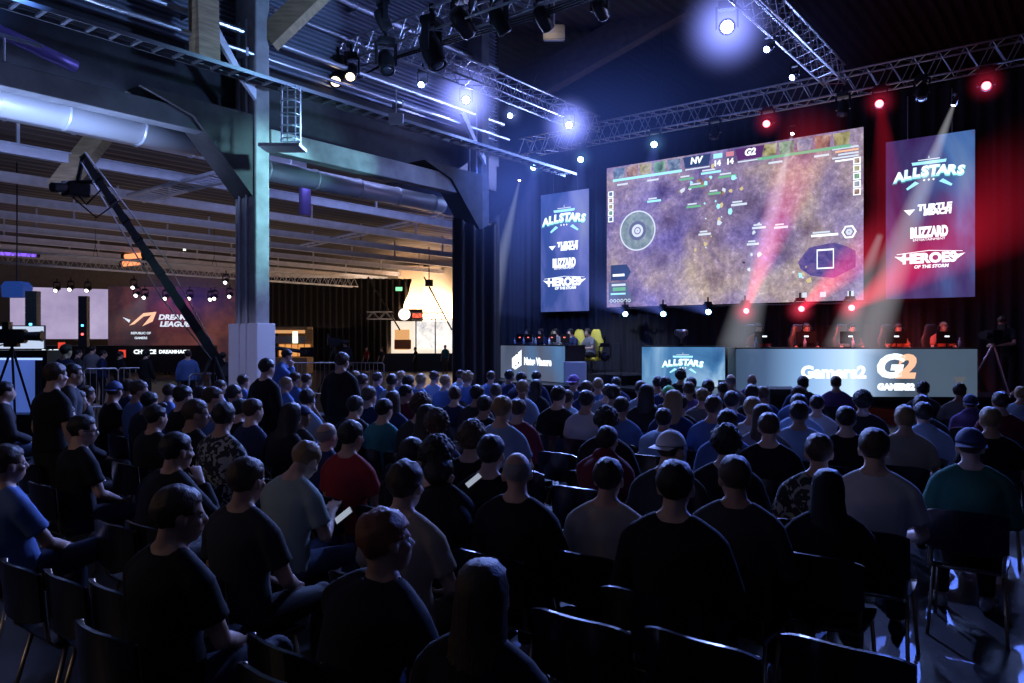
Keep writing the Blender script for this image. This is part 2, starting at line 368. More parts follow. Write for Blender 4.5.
for (x, y, m, w) in ((625, 315, L_CY, 'first icy blue light under the near edge of the big screen'), (663, 315, L_CY, 'second icy blue light under the big screen'), (708, 313, L_CY, 'third icy blue light under the big screen'),
                     (745, 312, L_RED, 'first red light under the big screen beside the blue ones'), (800, 310, L_RED, 'middle red light under the big screen'), (850, 309, L_RED, 'last red light under the far corner of the big screen')):
    moving_head(atY(x, y, 20.4), camp + Vector((1.5 if x < 720 else 5, 0, 4)), m, w, fl, .85)
b = B(); tube(b, [atY(612, 309, 20.4) , atY(870, 303, 20.4)], .03, 8); tag(put('lighting_bar', b, M_DARKM), 'black pipe bar under the big screen carrying moving lights', 'bar')
# dark spotlights on the mid truss
names_d = ['lowest dark spotlight at the aisle end of the mid truss', 'dark spotlight with warm glints beside its twin', 'twin dark spotlight with warm glints', 'dark bulky spotlight near the truss crossing', 'very large dark spotlight hung under the truss crossing', 'dark spotlight above the truss crossing', 'shiny spotlight past the truss crossing', 'shiny spotlight second past the truss crossing', 'dark spotlight below the blue connecting truss', 'dim spotlight at the top edge above the rafters']
for i, (x, y, z, s) in enumerate(((311, 92, 17.2, 1.0), (338, 78, 16.6, 1.25), (351, 72, 16.4, 1.1), (386, 62, 15.6, 1.3), (432, 50, 15, 1.7), (383, 20, 15.5, 1.1), (499, 20, 14.2, 1.2), (543, 18, 14, 1.1), (462, 22, 14.6, 1.4), (600, 8, 13.6, 1.0))):
    moving_head(atz(x, y, z), atz(x, y, z) + Vector((2.0 - i * .3, -3 + .8 * i, -2)), L_GLINT if i in (1, 2, 6, 7) else L_OFF, names_d[i], 'dark spotlights on the mid hall truss', s)  # warm highlights on the dark bodies painted as glowing lenses
b = B()
for k in range(3): tube(b, [(-18, 11.25 , 8.05 + .02 * k), (-13, 11.3, 7.9), (-12.0, 11.3, 8.0 + .04 * k), (-8, 11.25, 7.85 + .05 * k), (2, 11.25, 8.1)], .02, 6)
tag(put('power_cable', b, M_DARKM), 'bundle of black power cable slung along the mid truss', 'cable')
# ================================================================== STAGE
def drape(name, x0, x1, y, z0, ztop, label, m, amp=.07, wl=.32, kind='structure'):
    b = B(); n = int(abs(x1 - x0) / .04); pv = None
    for i in range(n + 1):
        x = x0 + (x1 - x0) * i / n; yy = y + amp * math.sin(2 * math.pi * x / wl) + amp * .5 * math.sin(2 * math.pi * x / (wl * 2.7) + 1)
        zt = ztop(x) if callable(ztop) else ztop
        v = [b.verts.new((x, yy, z)) for z in (z0, z0 + (zt - z0) * .5, zt)]
        if pv: b.faces.new((pv[0], v[0], v[1], pv[1])); b.faces.new((pv[1], v[1], v[2], pv[2]))
        pv = v
    return tag(put(name, mesh(name, b, True), m), label, 'curtain', kind=kind)
M_DRAPE = mat('stage_drape', (.022, .022, .030), .85, bump=.2, bscale=50)
path = []
for p in (atz(453, 0, 18.3), atz(480, 0, 18.8), atz(494, 0, 19.1), atz(498, 0, 26.6), Vector((-16.2, 21.35, 0)), Vector((-15.4, 21.4, 0)), Vector((-14.6, 21.4, 0)), Vector((6, 21.4, 0))): path.append(Vector((p.x, p.y)))
tops = [4.9, 4.62, 4.8, 6.3, 6.9, 7.9, 8.25, 8.3]
b = B(); pv = None; dist = 0
for i in range(len(path) - 1):
    A_, B_ = path[i], path[i + 1]; L = (B_ - A_).length; dd = (B_ - A_) / L; nn = Vector((-dd.y, dd.x)); n = max(2, int(L / .04))
    for j in range(n + (1 if i == len(path) - 2 else 0)):
        f = j / n; q = A_.lerp(B_, f); k = dist + L * f; q = q + nn * (.06 * math.sin(2 * math.pi * k / .32) + .035 * math.sin(2 * math.pi * k / .87 + 1)); zt = tops[i] * (1 - f) + tops[i + 1] * f
        v = [b.verts.new((q.x, q.y, z)) for z in (0, zt * .5, zt)]
        if pv: b.faces.new((pv[0], v[0], v[1], pv[1])); b.faces.new((pv[1], v[1], v[2], pv[2]))
        pv = v
    dist += L
tag(put('stage_curtain', mesh('stage_curtain', b, True), M_DRAPE), 'tall black pleated curtain wrapping the back and side of the stage', 'curtain')
# platform
SZ = .60
b = B(); pl = [(-15.9, 19.4), (-14.6, 17.7), (-12.1, 16.9), (-9.8, 17.1), (-6.5, 15.75), (-.9, 20.3), (-.9, 21.1), (-15.9, 21.1)]
prism(b, [(x, y, SZ - .08) for x, y in pl], (0, 0, .08)); t = root('stage_platform', (0, 0, 0), 0, 'low black stage platform with an angled front edge', 'stage')
put('deck', b, mat('stage_deck', (.04, .038, .045), .3, var=.2), t)
b = B(); prism(b, [(x + (.05 if x < -10 else -.03), y + .06, 0) for x, y in pl], (0, 0, SZ - .08)); put('skirt', b, M_BLACK, t)
# steps
t = root('stage_steps', atz(596, 391, 20.3) * 1, R(10), 'low dark steps up to the stage beside the desk', 'steps'); t.location.z = 0
for k in range(3):
    b = B(); bbox(b, -.7, .7, -.9 + .3 * k, .3, k * .2, k * .2 + .2 - .02); put('step', b, mat('step_black', (.05, .05, .06), .3), t)

def led_panel(name, pl, pr, zb, zt, m, label, cat, thick=.12, casing=M_DARKM, group=None):
    """flat LED wall between ground points pl and pr; returns (root, width)"""
    pl, pr = Vector((pl[0], pl[1], zb)), Vector((pr[0], pr[1], zb)); d = pr - pl; W = d.length; rz = math.atan2(d.y, d.x)
    t = root(name, pl, rz, label, cat, group); H = zt - zb
    b = B(); bbox(b, .0, W, 0, .01, 0, H)
    put('display', b, m, t, (0, -.012, 0))
    b = B(); bbox(b, 0, W, 0.002, thick, 0, H); bevel(b, .01, 1); put('casing', b, casing, t)
    return t, W, H
def words_on(t, s, x, z, size, m, shear=0, sx=1, y=-.03, bold=.0, name='lettering', align='CENTER', rot=0, space=1.0, ext=.004):
    c = bpy.data.curves.new(name, 'FONT'); c.body = s; c.size = size; c.shear = shear; c.align_x = align; c.align_y = 'CENTER'
    c.offset = bold; c.extrude = ext; c.space_character = space; bpy.context.view_layer.update(); c.resolution_u = 3
    tmp = bpy.data.objects.new(name, c); col.objects.link(tmp); me = bpy.data.meshes.new_from_object(tmp.evaluated_get(bpy.context.evaluated_depsgraph_get()))
    bpy.data.objects.remove(tmp); bpy.data.curves.remove(c); me.materials.clear(); me.materials.append(m)
    o = bpy.data.objects.new(name, me); col.objects.link(o); o.parent = t
    o.location = (x, y, z); o.rotation_euler = Euler((R(90), 0, 0)); o.scale = (sx, 1, 1)
    if rot: o.rotation_euler = (Matrix.Rotation(rot, 3, 'Y') @ Matrix.Rotation(R(90), 3, 'X')).to_euler()
    return o
def poly_on(t, name, pts, m, y=-.022, th=.006):
    b = B(); prism(b, [(x, y, z) for x, z in pts], (0, th, 0)); return put(name, b, m, t)
W_WH = glow('led_white', (.85, .93, 1.0), 1.5); W_PALE = glow('led_pale', (.75, .85, 1.0), 1.0); W_ICE = glow('led_ice', (.35, .8, 1.0), 1.3); W_TEAL = glow('led_teal', (.08, .35, .45), .7)
W_GRN = glow('led_green', (.25, .75, .45), .7); W_ORG = glow('led_orange', (1, .55, .35), 1.1); W_DKB = glow('led_dark_blue', (.06, .11, .32), .55)

def allstars(t, x, z, s):
    """the arched title with a small crest"""
    for i, ch in enumerate('ALLSTARS'):
        u = (i - 3.5) / 3.5
        words_on(t, ch, x + u * .93 * s, z - .10 * s * u * u, (.50 - .06 * abs(u)) * s, W_ICE, .12, 1.0, -.034, .030 * s, rot=R(5 * u))
        words_on(t, ch, x + u * .93 * s, z - .10 * s * u * u - .025 * s, (.50 - .06 * abs(u)) * s, W_TEAL, .12, 1.0, -.028, .045 * s, name='letter_shadow', rot=R(5 * u))
        words_on(t, ch, x + u * .93 * s, z - .10 * s * u * u + .03 * s, (.44 - .06 * abs(u)) * s, W_WH, .12, 1.05, -.040, .018 * s, rot=R(5 * u))
    poly_on(t, 'title_bar', [(x - .5 * s, z + .27 * s), (x + .5 * s, z + .27 * s), (x + .53 * s, z + .37 * s), (x - .53 * s, z + .37 * s)], W_ICE)
    poly_on(t, 'title_bar', [(x - .33 * s, z + .41 * s), (x + .33 * s, z + .41 * s), (x + .33 * s, z + .44 * s), (x - .33 * s, z + .44 * s)], W_PALE)
    poly_on(t, 'crest_point', [(x - .02 * s, z + .47 * s), (x + .02 * s, z + .47 * s), (x, z + .56 * s)], W_PALE)
    for k in (-1, 0, 1): poly_on(t, 'crest_star', [(x + k * .14 * s + .045 * s * math.cos(a) * (1 if j % 2 else .45), z - .27 * s + .045 * s * math.sin(a) * (1 if j % 2 else .45)) for j, a in enumerate([math.pi / 5 * q for q in range(10)])], W_WH, -.036)
    for k in (-1, 1): poly_on(t, 'blade_mark', [(x + k * .30 * s, z - .36 * s), (x + k * .66 * s, z - .56 * s), (x + k * .70 * s, z - .50 * s), (x + k * .42 * s, z - .28 * s)], W_ICE)
def sponsor_marks(t, W, H, k):
    """the three sponsor marks under the title"""
    x = W / 2
    poly_on(t, 'triangle_mark', [(x - .62 * k, H * .555), (x - .34 * k, H * .555), (x - .48 * k, H * .52)], W_WH)
    words_on(t, 'TURTLE', x + .13 * k, H * .56, .22 * k, W_WH, .1, 1.05, bold=.014 * k)
    words_on(t, 'BEACH', x + .2 * k, H * .528, .20 * k, W_WH, .1, 1.05, bold=.014 * k)
    words_on(t, 'BLIZZARD', x, H * .405, .38 * k, W_WH, 0, .52, bold=.024 * k)
    words_on(t, 'ENTERTAINMENT', x, H * .362, .09 * k, W_WH, 0, 1.1)
    words_on(t, 'HEROES', x, H * .245, .36 * k, W_WH, 0, 1.0, bold=.02 * k)
    words_on(t, 'OF THE STORM', x + .05 * k, H * .195, .12 * k, W_WH, .2, 1.0, bold=.004 * k)
    for s in (-1, 1): poly_on(t, 'wing_mark', [(x + s * .62 * k, H * .225), (x + s * .86 * k, H * .268), (x + s * .70 * k, H * .262), (x + s * .60 * k, H * .27)], W_WH)
    poly_on(t, 'arch_line', [(x - .8 * k, H * .278), (x, H * .292), (x + .8 * k, H * .278), (x + .8 * k, H * .281), (x, H * .296), (x - .8 * k, H * .281)], W_WH)
# side banners
for (xa, xb, yt, yb, kk, lab) in ((541, 589, 192, 311.4, .62, 'narrow blue vertical banner screen with the event title and three sponsors'), (886, 975, 136, 298, .98, 'wide blue and purple vertical banner screen beyond the big screen')):
    a, c = atY(xa, 300, 21.0), atY(xb, 300, 21.0); xm = (xa + xb) / 2
    zt, zb = atY(xm, yt, 21.0).z, atY(xm, yb, 21.0).z
    m = cloud_glow('banner_' + str(xa), [(.0, (.02, .06, .30)), (.45, (.07, .14, .55)), (.6, (.25, .30, .9)), (1, (.7, .8, 1))] if xa < 600 else [(.0, (.01, .03, .16)), (.42, (.07, .03, .18)), (.54, (.12, .10, .35)), (.66, (.12, .28, .75)), (1, (.5, .7, 1))], .55, .55, .4, 4, .5, (1.4, 1, .6), R(30))
    t, W, H = led_panel('banner_screen', a, c, zb, zt, m, lab, 'screen')
    k = W / 1.95 if xa < 600 else W / 2.2
    allstars(t, W / 2, H * .78, k * .82); sponsor_marks(t, W, H, k * 1.02)
    for q in (.25, .75): b = B(); tube(b, [(W * q, .06, H), (W * q, .06, 8.0 - zb)], .012, 6); put('hanging_wire', b, M_ALU, t)
# big screen
a, c = atY(607, 300, 21.0), atY(863.5, 300, 21.0); zt = (atY(607, 168.5, 21).z + atY(863.5, 127, 21).z) / 2; zb = (atY(607, 307, 21).z + atY(863.5, 300.5, 21).z) / 2
m = bpy.data.materials.new('game_picture'); m.use_nodes = True; nt = m.node_tree; nt.nodes.clear(); N_ = nt.nodes.new; Lk = nt.links.new
o_ = N_('ShaderNodeOutputMaterial'); e_ = N_('ShaderNodeEmission'); tc = N_('ShaderNodeTexCoord')
def nz(scale, det, rough=.6, d=0, off=0):
    n = N_('ShaderNodeTexNoise'); n.inputs['Scale'].default_value = scale; n.inputs['Detail'].default_value = det; n.inputs['Roughness'].default_value = rough; n.inputs['Distortion'].default_value = d
    mp = N_('ShaderNodeMapping'); mp.inputs['Location'].default_value = (off, 0, off); Lk(tc.outputs['Object'], mp.inputs['Vector']); Lk(mp.outputs['Vector'], n.inputs['Vector']); return n
def ramp(src, st):
    r = N_('ShaderNodeValToRGB')
    while len(r.color_ramp.elements) < len(st): r.color_ramp.elements.new(.5)
    for el, (p, cc) in zip(r.color_ramp.elements, st): el.position = p; el.color = (*cc, 1)
    Lk(src, r.inputs['Fac']); return r
base = ramp(nz(.55, 5, .6, .6).outputs['Fac'], [(.3, (.09, .08, .20)), (.45, (.20, .17, .30)), (.56, (.28, .24, .30)), (.68, (.36, .32, .30))])
blue = ramp(nz(.35, 2, .5, 0, 7).outputs['Fac'], [(.4, (.75, .72, 1.15)), (.6, (1.05, .93, .85))])
mx = N_('ShaderNodeMix'); mx.data_type = 'RGBA'; mx.blend_type = 'MULTIPLY'; mx.inputs['Factor'].default_value = 1; Lk(base.outputs['Color'], mx.inputs[6]); Lk(blue.outputs['Color'], mx.inputs[7])
vor = N_('ShaderNodeTexVoronoi'); vor.inputs['Scale'].default_value = 1.1; vor.inputs['Randomness'].default_value = 1; Lk(tc.outputs['Object'], vor.inputs['Vector'])
tree = ramp(vor.outputs['Distance'], [(.12, (.35, .30, .42)), (.45, (1, 1, 1))])
mx2 = N_('ShaderNodeMix'); mx2.data_type = 'RGBA'; mx2.blend_type = 'MULTIPLY'; mx2.inputs['Factor'].default_value = .8; Lk(mx.outputs[2], mx2.inputs[6]); Lk(tree.outputs['Color'], mx2.inputs[7])
fine = ramp(nz(6, 8, .75, .3, 3).outputs['Fac'], [(.40, (.6, .6, .65)), (.58, (1.1, 1.1, 1.1)), (.70, (2.0, 2.0, 2.2))])
mx3 = N_('ShaderNodeMix'); mx3.data_type = 'RGBA'; mx3.blend_type = 'MULTIPLY'; mx3.inputs['Factor'].default_value = .9; Lk(mx2.outputs[2], mx3.inputs[6]); Lk(fine.outputs['Color'], mx3.inputs[7])
Lk(mx3.outputs[2], e_.inputs['Color']); e_.inputs['Strength'].default_value = 1.5; Lk(e_.outputs[0], o_.inputs['Surface'])
t, W, H = led_panel('projection_screen', a, c, zb, zt, m, 'huge wide screen showing a strategy game match', 'screen', .1)
def u(px, v): return W * px, H * (1 - v)
def rect(name, x0, v0, x1, v1, m, y=-.022, sl=0): return poly_on(t, name, [(W * x0 + sl, H * (1 - v1)), (W * x1 - sl, H * (1 - v1)), (W * x1, H * (1 - v0)), (W * x0, H * (1 - v0))], m, y)
portr = [cloud_glow('portrait_%d' % i, [(.3, (.05, .05, .1)), (.5, cc), (.75, (.8, .75, .7))], 3.5, .8, .5) for i, cc in enumerate(((.2, .3, .5), (.45, .25, .2), (.5, .45, .2), (.2, .45, .3)))]
for side in (0, 1):
    for i in range(5):
        x0 = .03 + i * .062 if side == 0 else .655 + i * .062
        rect('portrait_tile', x0, .012, x0 + .056, .085, portr[(i + side * 2) % 4], sl=.04)
    rect('health_strip', .03 if side == 0 else .64, .088, .34 if side == 0 else .96, .105, W_GRN if side else W_ICE)
    for k in (0, 1): rect('name_strip', (.05 + .14 * k) if side == 0 else (.68 + .16 * k), .125, (.10 + .14 * k) if side == 0 else (.73 + .16 * k), .137, W_PALE)
rect('score_plate', .345, .012, .46, .085, W_DKB, -.024, .08); rect('score_edge', .355, .092, .455, .100, W_PALE); words_on(t, 'NV', *u(.40, .045), .26, W_WH, .15, 1.0, -.034, .012)
rect('score_plate', .555, .012, .665, .085, glow('led_plum', (.16, .05, .25), .7), -.024, .08); rect('score_edge', .565, .092, .655, .100, W_PALE); words_on(t, 'G2', *u(.612, .045), .26, W_WH, .15, 1.0, -.034, .012)
rect('level_bar', .47, .02, .505, .05, W_ICE); rect('level_bar', .52, .02, .55, .05, glow('led_rose', (.8, .3, .4), .9))
words_on(t, '14', *u(.485, .085), .22, W_WH, 0, 1, bold=.01); words_on(t, '14', *u(.535, .085), .22, W_WH, 0, 1, bold=.01)
for side in (0, 1):
    for k in range(5):
        v0 = .17 + k * .045; x0 = .008 if side == 0 else .968
        rect('talent_icon', x0, v0, x0 + .024, v0 + .040, W_WH); rect('talent_icon', x0 + .004, v0 + .006, x0 + .02, v0 + .034, portr[(k + side) % 4], -.028)
for k, cc in enumerate((W_PALE, W_ORG, W_PALE, W_PALE, W_WH)): rect('log_strip', .90 + .01 * (k % 3), .10 + .018 * k, .985, .110 + .018 * k, cc)
# circular rune
def ring_on(name, cx, cv, r0, r1, m, y=-.02, n=40):
    b = B(); X, Z = u(cx, cv)
    for i in range(n):
        a0, a1 = 2 * math.pi * i / n, 2 * math.pi * (i + 1) / n
        prism(b, [(X + r0 * math.cos(a0), y, Z + r0 * math.sin(a0)), (X + r1 * math.cos(a0), y, Z + r1 * math.sin(a0)), (X + r1 * math.cos(a1), y, Z + r1 * math.sin(a1)), (X + r0 * math.cos(a1), y, Z + r0 * math.sin(a1))], (0, .004, 0))
    return put(name, b, m, t)
M_RUNE = cloud_glow('rune_glow', [(.3, (.15, .22, .28)), (.6, (.35, .45, .5)), (.8, (.6, .75, .8))], 5, .85, .3)
ring_on('rune_circle', .145, .47, .30, .60, M_RUNE); ring_on('rune_circle', .145, .47, .59, .63, W_PALE, -.024); ring_on('rune_circle', .145, .47, .12, .2, W_PALE); ring_on('rune_circle', .145, .47, .02, .08, W_PALE); ring_on('rune_circle', .145, .47, .2, .3, glow('rune_dim', (.2, .22, .4), .7))
# health bars over units and bright effects
for (x, v, w, mm) in ((.33, .15, .06, W_GRN), (.42, .13, .08, W_ICE), (.37, .21, .07, W_GRN), (.49, .17, .07, W_GRN), (.19, .27, .06, W_ICE), (.45, .27, .05, W_GRN), (.36, .34, .06, W_GRN), (.41, .53, .05, W_PALE), (.54, .36, .06, W_PALE), (.62, .52, .05, W_PALE), (.70, .53, .05, W_PALE), (.60, .62, .045, W_PALE), (.83, .60, .09, W_WH)):
    rect('unit_bar', x, v, x + w, v + .014, mm, -.026); rect('unit_name', x + .005, v - .016, x + w * .7, v - .006, W_PALE, -.026)
r2 = random.Random(3)
for k in range(46):
    x, v = r2.choice(((.40, .22), (.52, .25), (.47, .4), (.55, .42), (.42, .6), (.64, .6), (.8, .85), (.6, .7))); x += r2.gauss(0, .035); v += r2.gauss(0, .05); s = r2.uniform(.03, .11)
    X, Z = u(x, v); poly_on(t, 'spell_spark', [(X + s * math.cos(a) * r2.uniform(.4, 1.2), Z + s * math.sin(a) * r2.uniform(.4, 1.2)) for a in [math.pi / 3 * q for q in range(6)]], r2.choice((W_PALE, W_ICE, W_PALE, glow('led_gold', (.9, .75, .4), .8), portr[1])), -.021 - k * .0002, .003)
# info panel, minimap, hexagon
poly_on(t, 'info_plate', [(0.02 * W, H * .30), (.095 * W, H * .30), (.115 * W, H * .245), (.095 * W, H * .19), (.02 * W, H * .19)], W_DKB)
rect('info_strip', .03, .765, .085, .782, W_WH, -.028)
poly_on(t, 'info_plate', [(0.01 * W, H * .175), (.095 * W, H * .175), (.125 * W, H * .03), (.01 * W, H * .03)], glow('led_slate', (.16, .2, .36), .7))
rect('info_strip', .025, .835, .09, .85, W_PALE, -.028); rect('info_strip', .03, .86, .09, .885, W_GRN, -.028); rect('info_strip', .02, .90, .09, .912, W_ICE, -.028)
for k in range(6): ring_on('ability_ring', .022 + k * .017, .955, .035, .055, W_PALE, -.028, 14)
b = B(); X, Z = u(.885, .76); prism(b, [(X + .95 * math.cos(a) * (1.15 if j % 3 else .9), -.022, Z + .55 * math.sin(a) * (1.1 if j % 2 else .9)) for j, a in enumerate([2 * math.pi * q / 14 for q in range(14)])], (0, .004, 0)) if False else prism(b, [(X + .74 * math.cos(a) * (1.05 if j % 3 else .95), -.022, Z + .46 * math.sin(a) * (1.05 if j % 2 else .95)) for j, a in enumerate([2 * math.pi * q / 14 for q in range(14)])], (0, .004, 0))
put('minimap', b, cloud_glow('minimap_glow', [(.35, (.06, .05, .25)), (.5, (.14, .11, .40)), (.62, (.25, .16, .42)), (.72, (.7, .7, .95))], 3.2, .8, .5, 8, .8), t)
rect('minimap_box', .85, .69, .905, .70, W_WH, -.03); rect('minimap_box', .85, .80, .905, .808, W_WH, -.03); rect('minimap_box', .849, .69, .852, .808, W_WH, -.03); rect('minimap_box', .903, .69, .906, .808, W_WH, -.03)
ring_on('hexagon_badge', .955, .60, .14, .19, W_WH, -.03, 6); ring_on('hexagon_badge', .955, .60, .02, .09, W_PALE, -.03, 6)
for k in range(3): rect('counter_mark', (.80, .86, .95)[k], .945, (.815, .88, .97)[k], .975, W_PALE, -.028)

# ---- desks with LED fronts
ZB, ZT = SZ, 1.66
def desk(pxl, zl, pxr, zr, m, label, depth=.75):
    a, c = atz(pxl, 350, zl), atz(pxr, 350, zr); t, W, H = led_panel('stage_desk', a, c, ZB + .02, ZT, m, label, 'desk')
    b = B(); bbox(b, -.02, W + .02, 0, depth, H, H + .03); put('desk_top', b, M_DARKM, t)
    b = B(); bbox(b, 0, .04, .12, depth - .02, 0, H); put('side_board', b, M_DARKM, t); b = B(); bbox(b, W - .04, W, .12, depth - .02, 0, H); put('side_board', b, M_DARKM, t)
    return t, W, H
mR = cloud_glow('desk_front_wide', [(.3, (.06, .10, .17)), (.48, (.12, .2, .36)), (.62, (.28, .5, .85)), (.8, (.55, .8, 1))], .5, .8, .6, 4, .5, (.8, 1, .5), R(35))
mR = bpy.data.materials['desk_front_wide']
# light-to-grey sweep across the wide desk front
nt = mR.node_tree; tcn = [n for n in nt.nodes if n.type == 'TEX_COORD'][0]; sp = nt.nodes.new('ShaderNodeSeparateXYZ'); nt.links.new(tcn.outputs['Object'], sp.inputs[0])
rr = nt.nodes.new('ShaderNodeValToRGB'); mr = nt.nodes.new('ShaderNodeMath'); mr.operation = 'DIVIDE'; mr.inputs[1].default_value = 5.25; nt.links.new(sp.outputs['X'], mr.inputs[0]); nt.links.new(mr.outputs[0], rr.inputs['Fac'])
for p, cc in ((0, (.05, .09, .17)), (.12, (.09, .16, .32)), (.28, (.38, .68, 1.15)), (.48, (.95, 1.3, 1.8)), (.58, (.28, .40, .6)), (.68, (.05, .055, .065)), (1, (.04, .042, .045))):
    el = rr.color_ramp.elements[0] if p == 0 else (rr.color_ramp.elements[-1] if p == 1 else rr.color_ramp.elements.new(p)); el.color = (*cc, 1)
em = [n for n in nt.nodes if n.type == 'EMISSION'][0]; old = em.inputs['Color'].links[0].from_socket
ad = nt.nodes.new('ShaderNodeMix'); ad.data_type = 'RGBA'; ad.inputs['Factor'].default_value = .82; nt.links.new(old, ad.inputs[6]); nt.links.new(rr.outputs['Color'], ad.inputs[7]); nt.links.new(ad.outputs[2], em.inputs['Color'])
td, W, H = desk(736, 16.5, 977, 16.3, mR, 'long players\' desk with a white-blue LED front reading GAMERS2')
words_on(td, 'Gamers2', W * .405, H * .50, .36, W_WH, 0, 1.05, bold=.018)
def big_letter(t, ch, x, z, s, m): words_on(t, ch, x, z, s, m, .18, 1.15, -.036, .035)
big_letter(td, 'G', W * .632, H * .62, .68, W_WH); big_letter(td, '2', W * .702, H * .61, .68, W_ORG)
words_on(td, 'GAMERS2', W * .664, H * .20, .185, W_WH, 0, 1.0, bold=.016, name='lettering')
poly_on(td, 'triangle_mark', [(W * .90, H * .42), (W * .955, H * .42), (W * .928, H * .2)], glow('led_grey', (.3, .32, .35), .35))
mC = cloud_glow('desk_front_small', [(.28, (.03, .12, .35)), (.45, (.10, .30, .62)), (.6, (.35, .62, .95)), (.8, (.8, .95, 1))], .9, .75, .8, 4, .5, (1, 1, .7), R(-25))
tc_, Wc, Hc = desk(642, 20.2, 725, 19.6, mC, 'small podium with a bright blue LED front titled ALLSTARS')
allstars(tc_, Wc * .5, Hc * .60, .50)
mL = cloud_glow('desk_front_grey', [(.3, (.06, .08, .14)), (.5, (.12, .15, .24)), (.62, (.10, .22, .45)), (.8, (.25, .55, .95))], .6, .8, .4, 4, .5, (1, 1, .4), R(35))
tl, Wl, Hl = desk(501, 24.2, 565, 21.4, mL, 'angled players\' desk with a grey-blue LED front and a white cube logo')
poly_on(tl, 'cube_logo', [(Wl * .20, Hl * .62), (Wl * .355, Hl * .88), (Wl * .355, Hl * .42), (Wl * .25, Hl * .28), (Wl * .20, Hl * .34)], W_WH)
for (a_, b_, c_, d_) in ((.235, .68, .25, .72), (.28, .74, .30, .79), (.26, .38, .275, .43), (.30, .46, .32, .52)): poly_on(tl, 'logo_cutout', [(Wl * a_, Hl * b_), (Wl * c_, Hl * b_), (Wl * c_, Hl * d_), (Wl * a_, Hl * d_)], M_DARKM, -.03)
words_on(tl, 'Natus Vincere', Wl * .61, Hl * .54, .30, W_WH, 0, .80, bold=.018)
b = B(); box(b, (0, 0, .35), (.62, .35, .62)); bevel(b, .01, 1); tag(put('white_case', b, M_WHITE, None, atz(575, 386, 21.2)), 'plain white case standing beside the angled desk', 'case'); bpy.data.objects['white_case'].location.z = SZ - .03
bpy.data.objects['white_case'].rotation_euler = (0, 0, R(38))
# monitors
M_LOGO_W = glow('monitor_logo', (.8, .9, 1), 2.2); M_LOGO_R = glow('monitor_logo_red', (1, .15, .12), 2.5); M_PIC = glow('monitor_picture', (.3, .4, .7), .6)
def monitor(t, x, y, z, logo, label, group, s=1.0):
    """screen seen from its back, standing on desk t"""
    w = t.matrix_basis @ Vector((x, y, z)); rz = t.rotation_euler.z + rnd.uniform(-.12, .12)
    o = root('monitor', w, rz, label, 'monitor', group); o.scale = (s, s, s)
    b = B(); box(b, (0, 0, .27), (.54, .05, .33)); bevel(b, .012, 2); put('housing', b, M_DARKM, o)
    b = B(); box(b, (0, .027, .27), (.51, .004, .29)); put('display', b, M_PIC, o)
    b = B(); box(b, (0, -.027, .30), (.12, .006, .035)); put('logo_plate', b, logo, o)
    b = B(); tube(b, [(0, 0, .0), (0, -.01, .12)], .02, 8); box(b, (0, 0, .008), (.24, .18, .016)); put('stand', b, M_DARKM, o)
    return o
onm = ['first', 'second', 'middle', 'fourth', 'last']
for i, px in enumerate((762, 805, 850, 897, 948)):
    monitor(td, (px - 736) / 241 * W + .16, .35, H + .03, M_LOGO_W, 'black monitor seen from behind, %s along the long white-blue desk' % onm[i], 'monitors on the long desk', .82)
for i, px in enumerate((517, 526, 537, 549.5, 561)):
    monitor(tl, Wl * (px - 501) / 64 - .18, .3, Hl + .03, M_LOGO_R, 'black monitor with a red mark, %s along the angled desk' % onm[i], 'monitors on the angled desk', .76)
M_BOT = mat('bottle_blue', (.5, .6, .8), .2, 0)
for i, (t_, x) in enumerate(((td, .48 * 1), (td, 1.55), (td, 4.9), (td, 2.6), (tl, .55), (tl, 1.05), (tl, 1.7), (tl, 2.4))):
    bt = B(); tube(bt, [(0, 0, 0), (0, 0, .14), (0, 0, .17), (0, 0, .20)], [.033, .033, .014, .014], 12)
    o = root('water_bottle', t_.matrix_basis @ Vector((x, .16, (H if t_ is td else Hl) + .03)), 0, 'pale water bottle standing %s' % ['by the first monitor on the long desk', 'by the second monitor on the long desk', 'past the last monitor on the long desk', 'at the middle of the long desk', 'by the first red-marked monitor on the angled desk', 'by the second red-marked monitor on the angled desk', 'at the middle of the angled desk', 'at the stage end of the angled desk'][i], 'bottle', 'water bottles on the stage desks')
    put('body', mesh('bottle', bt, True), M_BOT, o); b = B(); tube(b, [(0, 0, .2), (0, 0, .222)], .017, 10); put('cap', b, M_WHITE, o)
# trophy
t = root('trophy', tc_.matrix_basis @ Vector((Wc * .47, .35, Hc + .03)), 0, 'small silver trophy cup standing on the bright podium', 'trophy')
b = B(); rs = [(Vector((0, 0, z)), Vector((r, 0, 0)), Vector((0, r, 0))) for z, r in ((.06, .02), (.16, .02), (.2, .04), (.26, .11), (.36, .14), (.44, .15))]; rings(b, rs, 20); put('cup', mesh('cup', b, True), M_ALU, t)
b = B(); box(b, (0, 0, .03), (.14, .14, .06)); bevel(b, .01, 2); put('plinth', b, M_DARKM, t)
for s in (-1, 1):
    b = B(); tube(b, [(s * .12, 0, .27), (s * .19, 0, .32), (s * .19, 0, .40), (s * .14, 0, .43)], .01, 6); put('handle', b, M_ALU, t)
# players' riser
for t_, w_, n_, lab in ((td, W, '', 'low black riser behind the long desk'), (tl, Wl + 1.6, '', 'low black riser behind the angled desk')):
    b = B(); bbox(b, .1, w_, .85, 2.1 if t_ is td else 2.4, 0, .26); o = put('stage_riser', b, M_BLACK); o.matrix_world = t_.matrix_basis.copy(); tag(o, lab, 'riser'); o.location.z = SZ
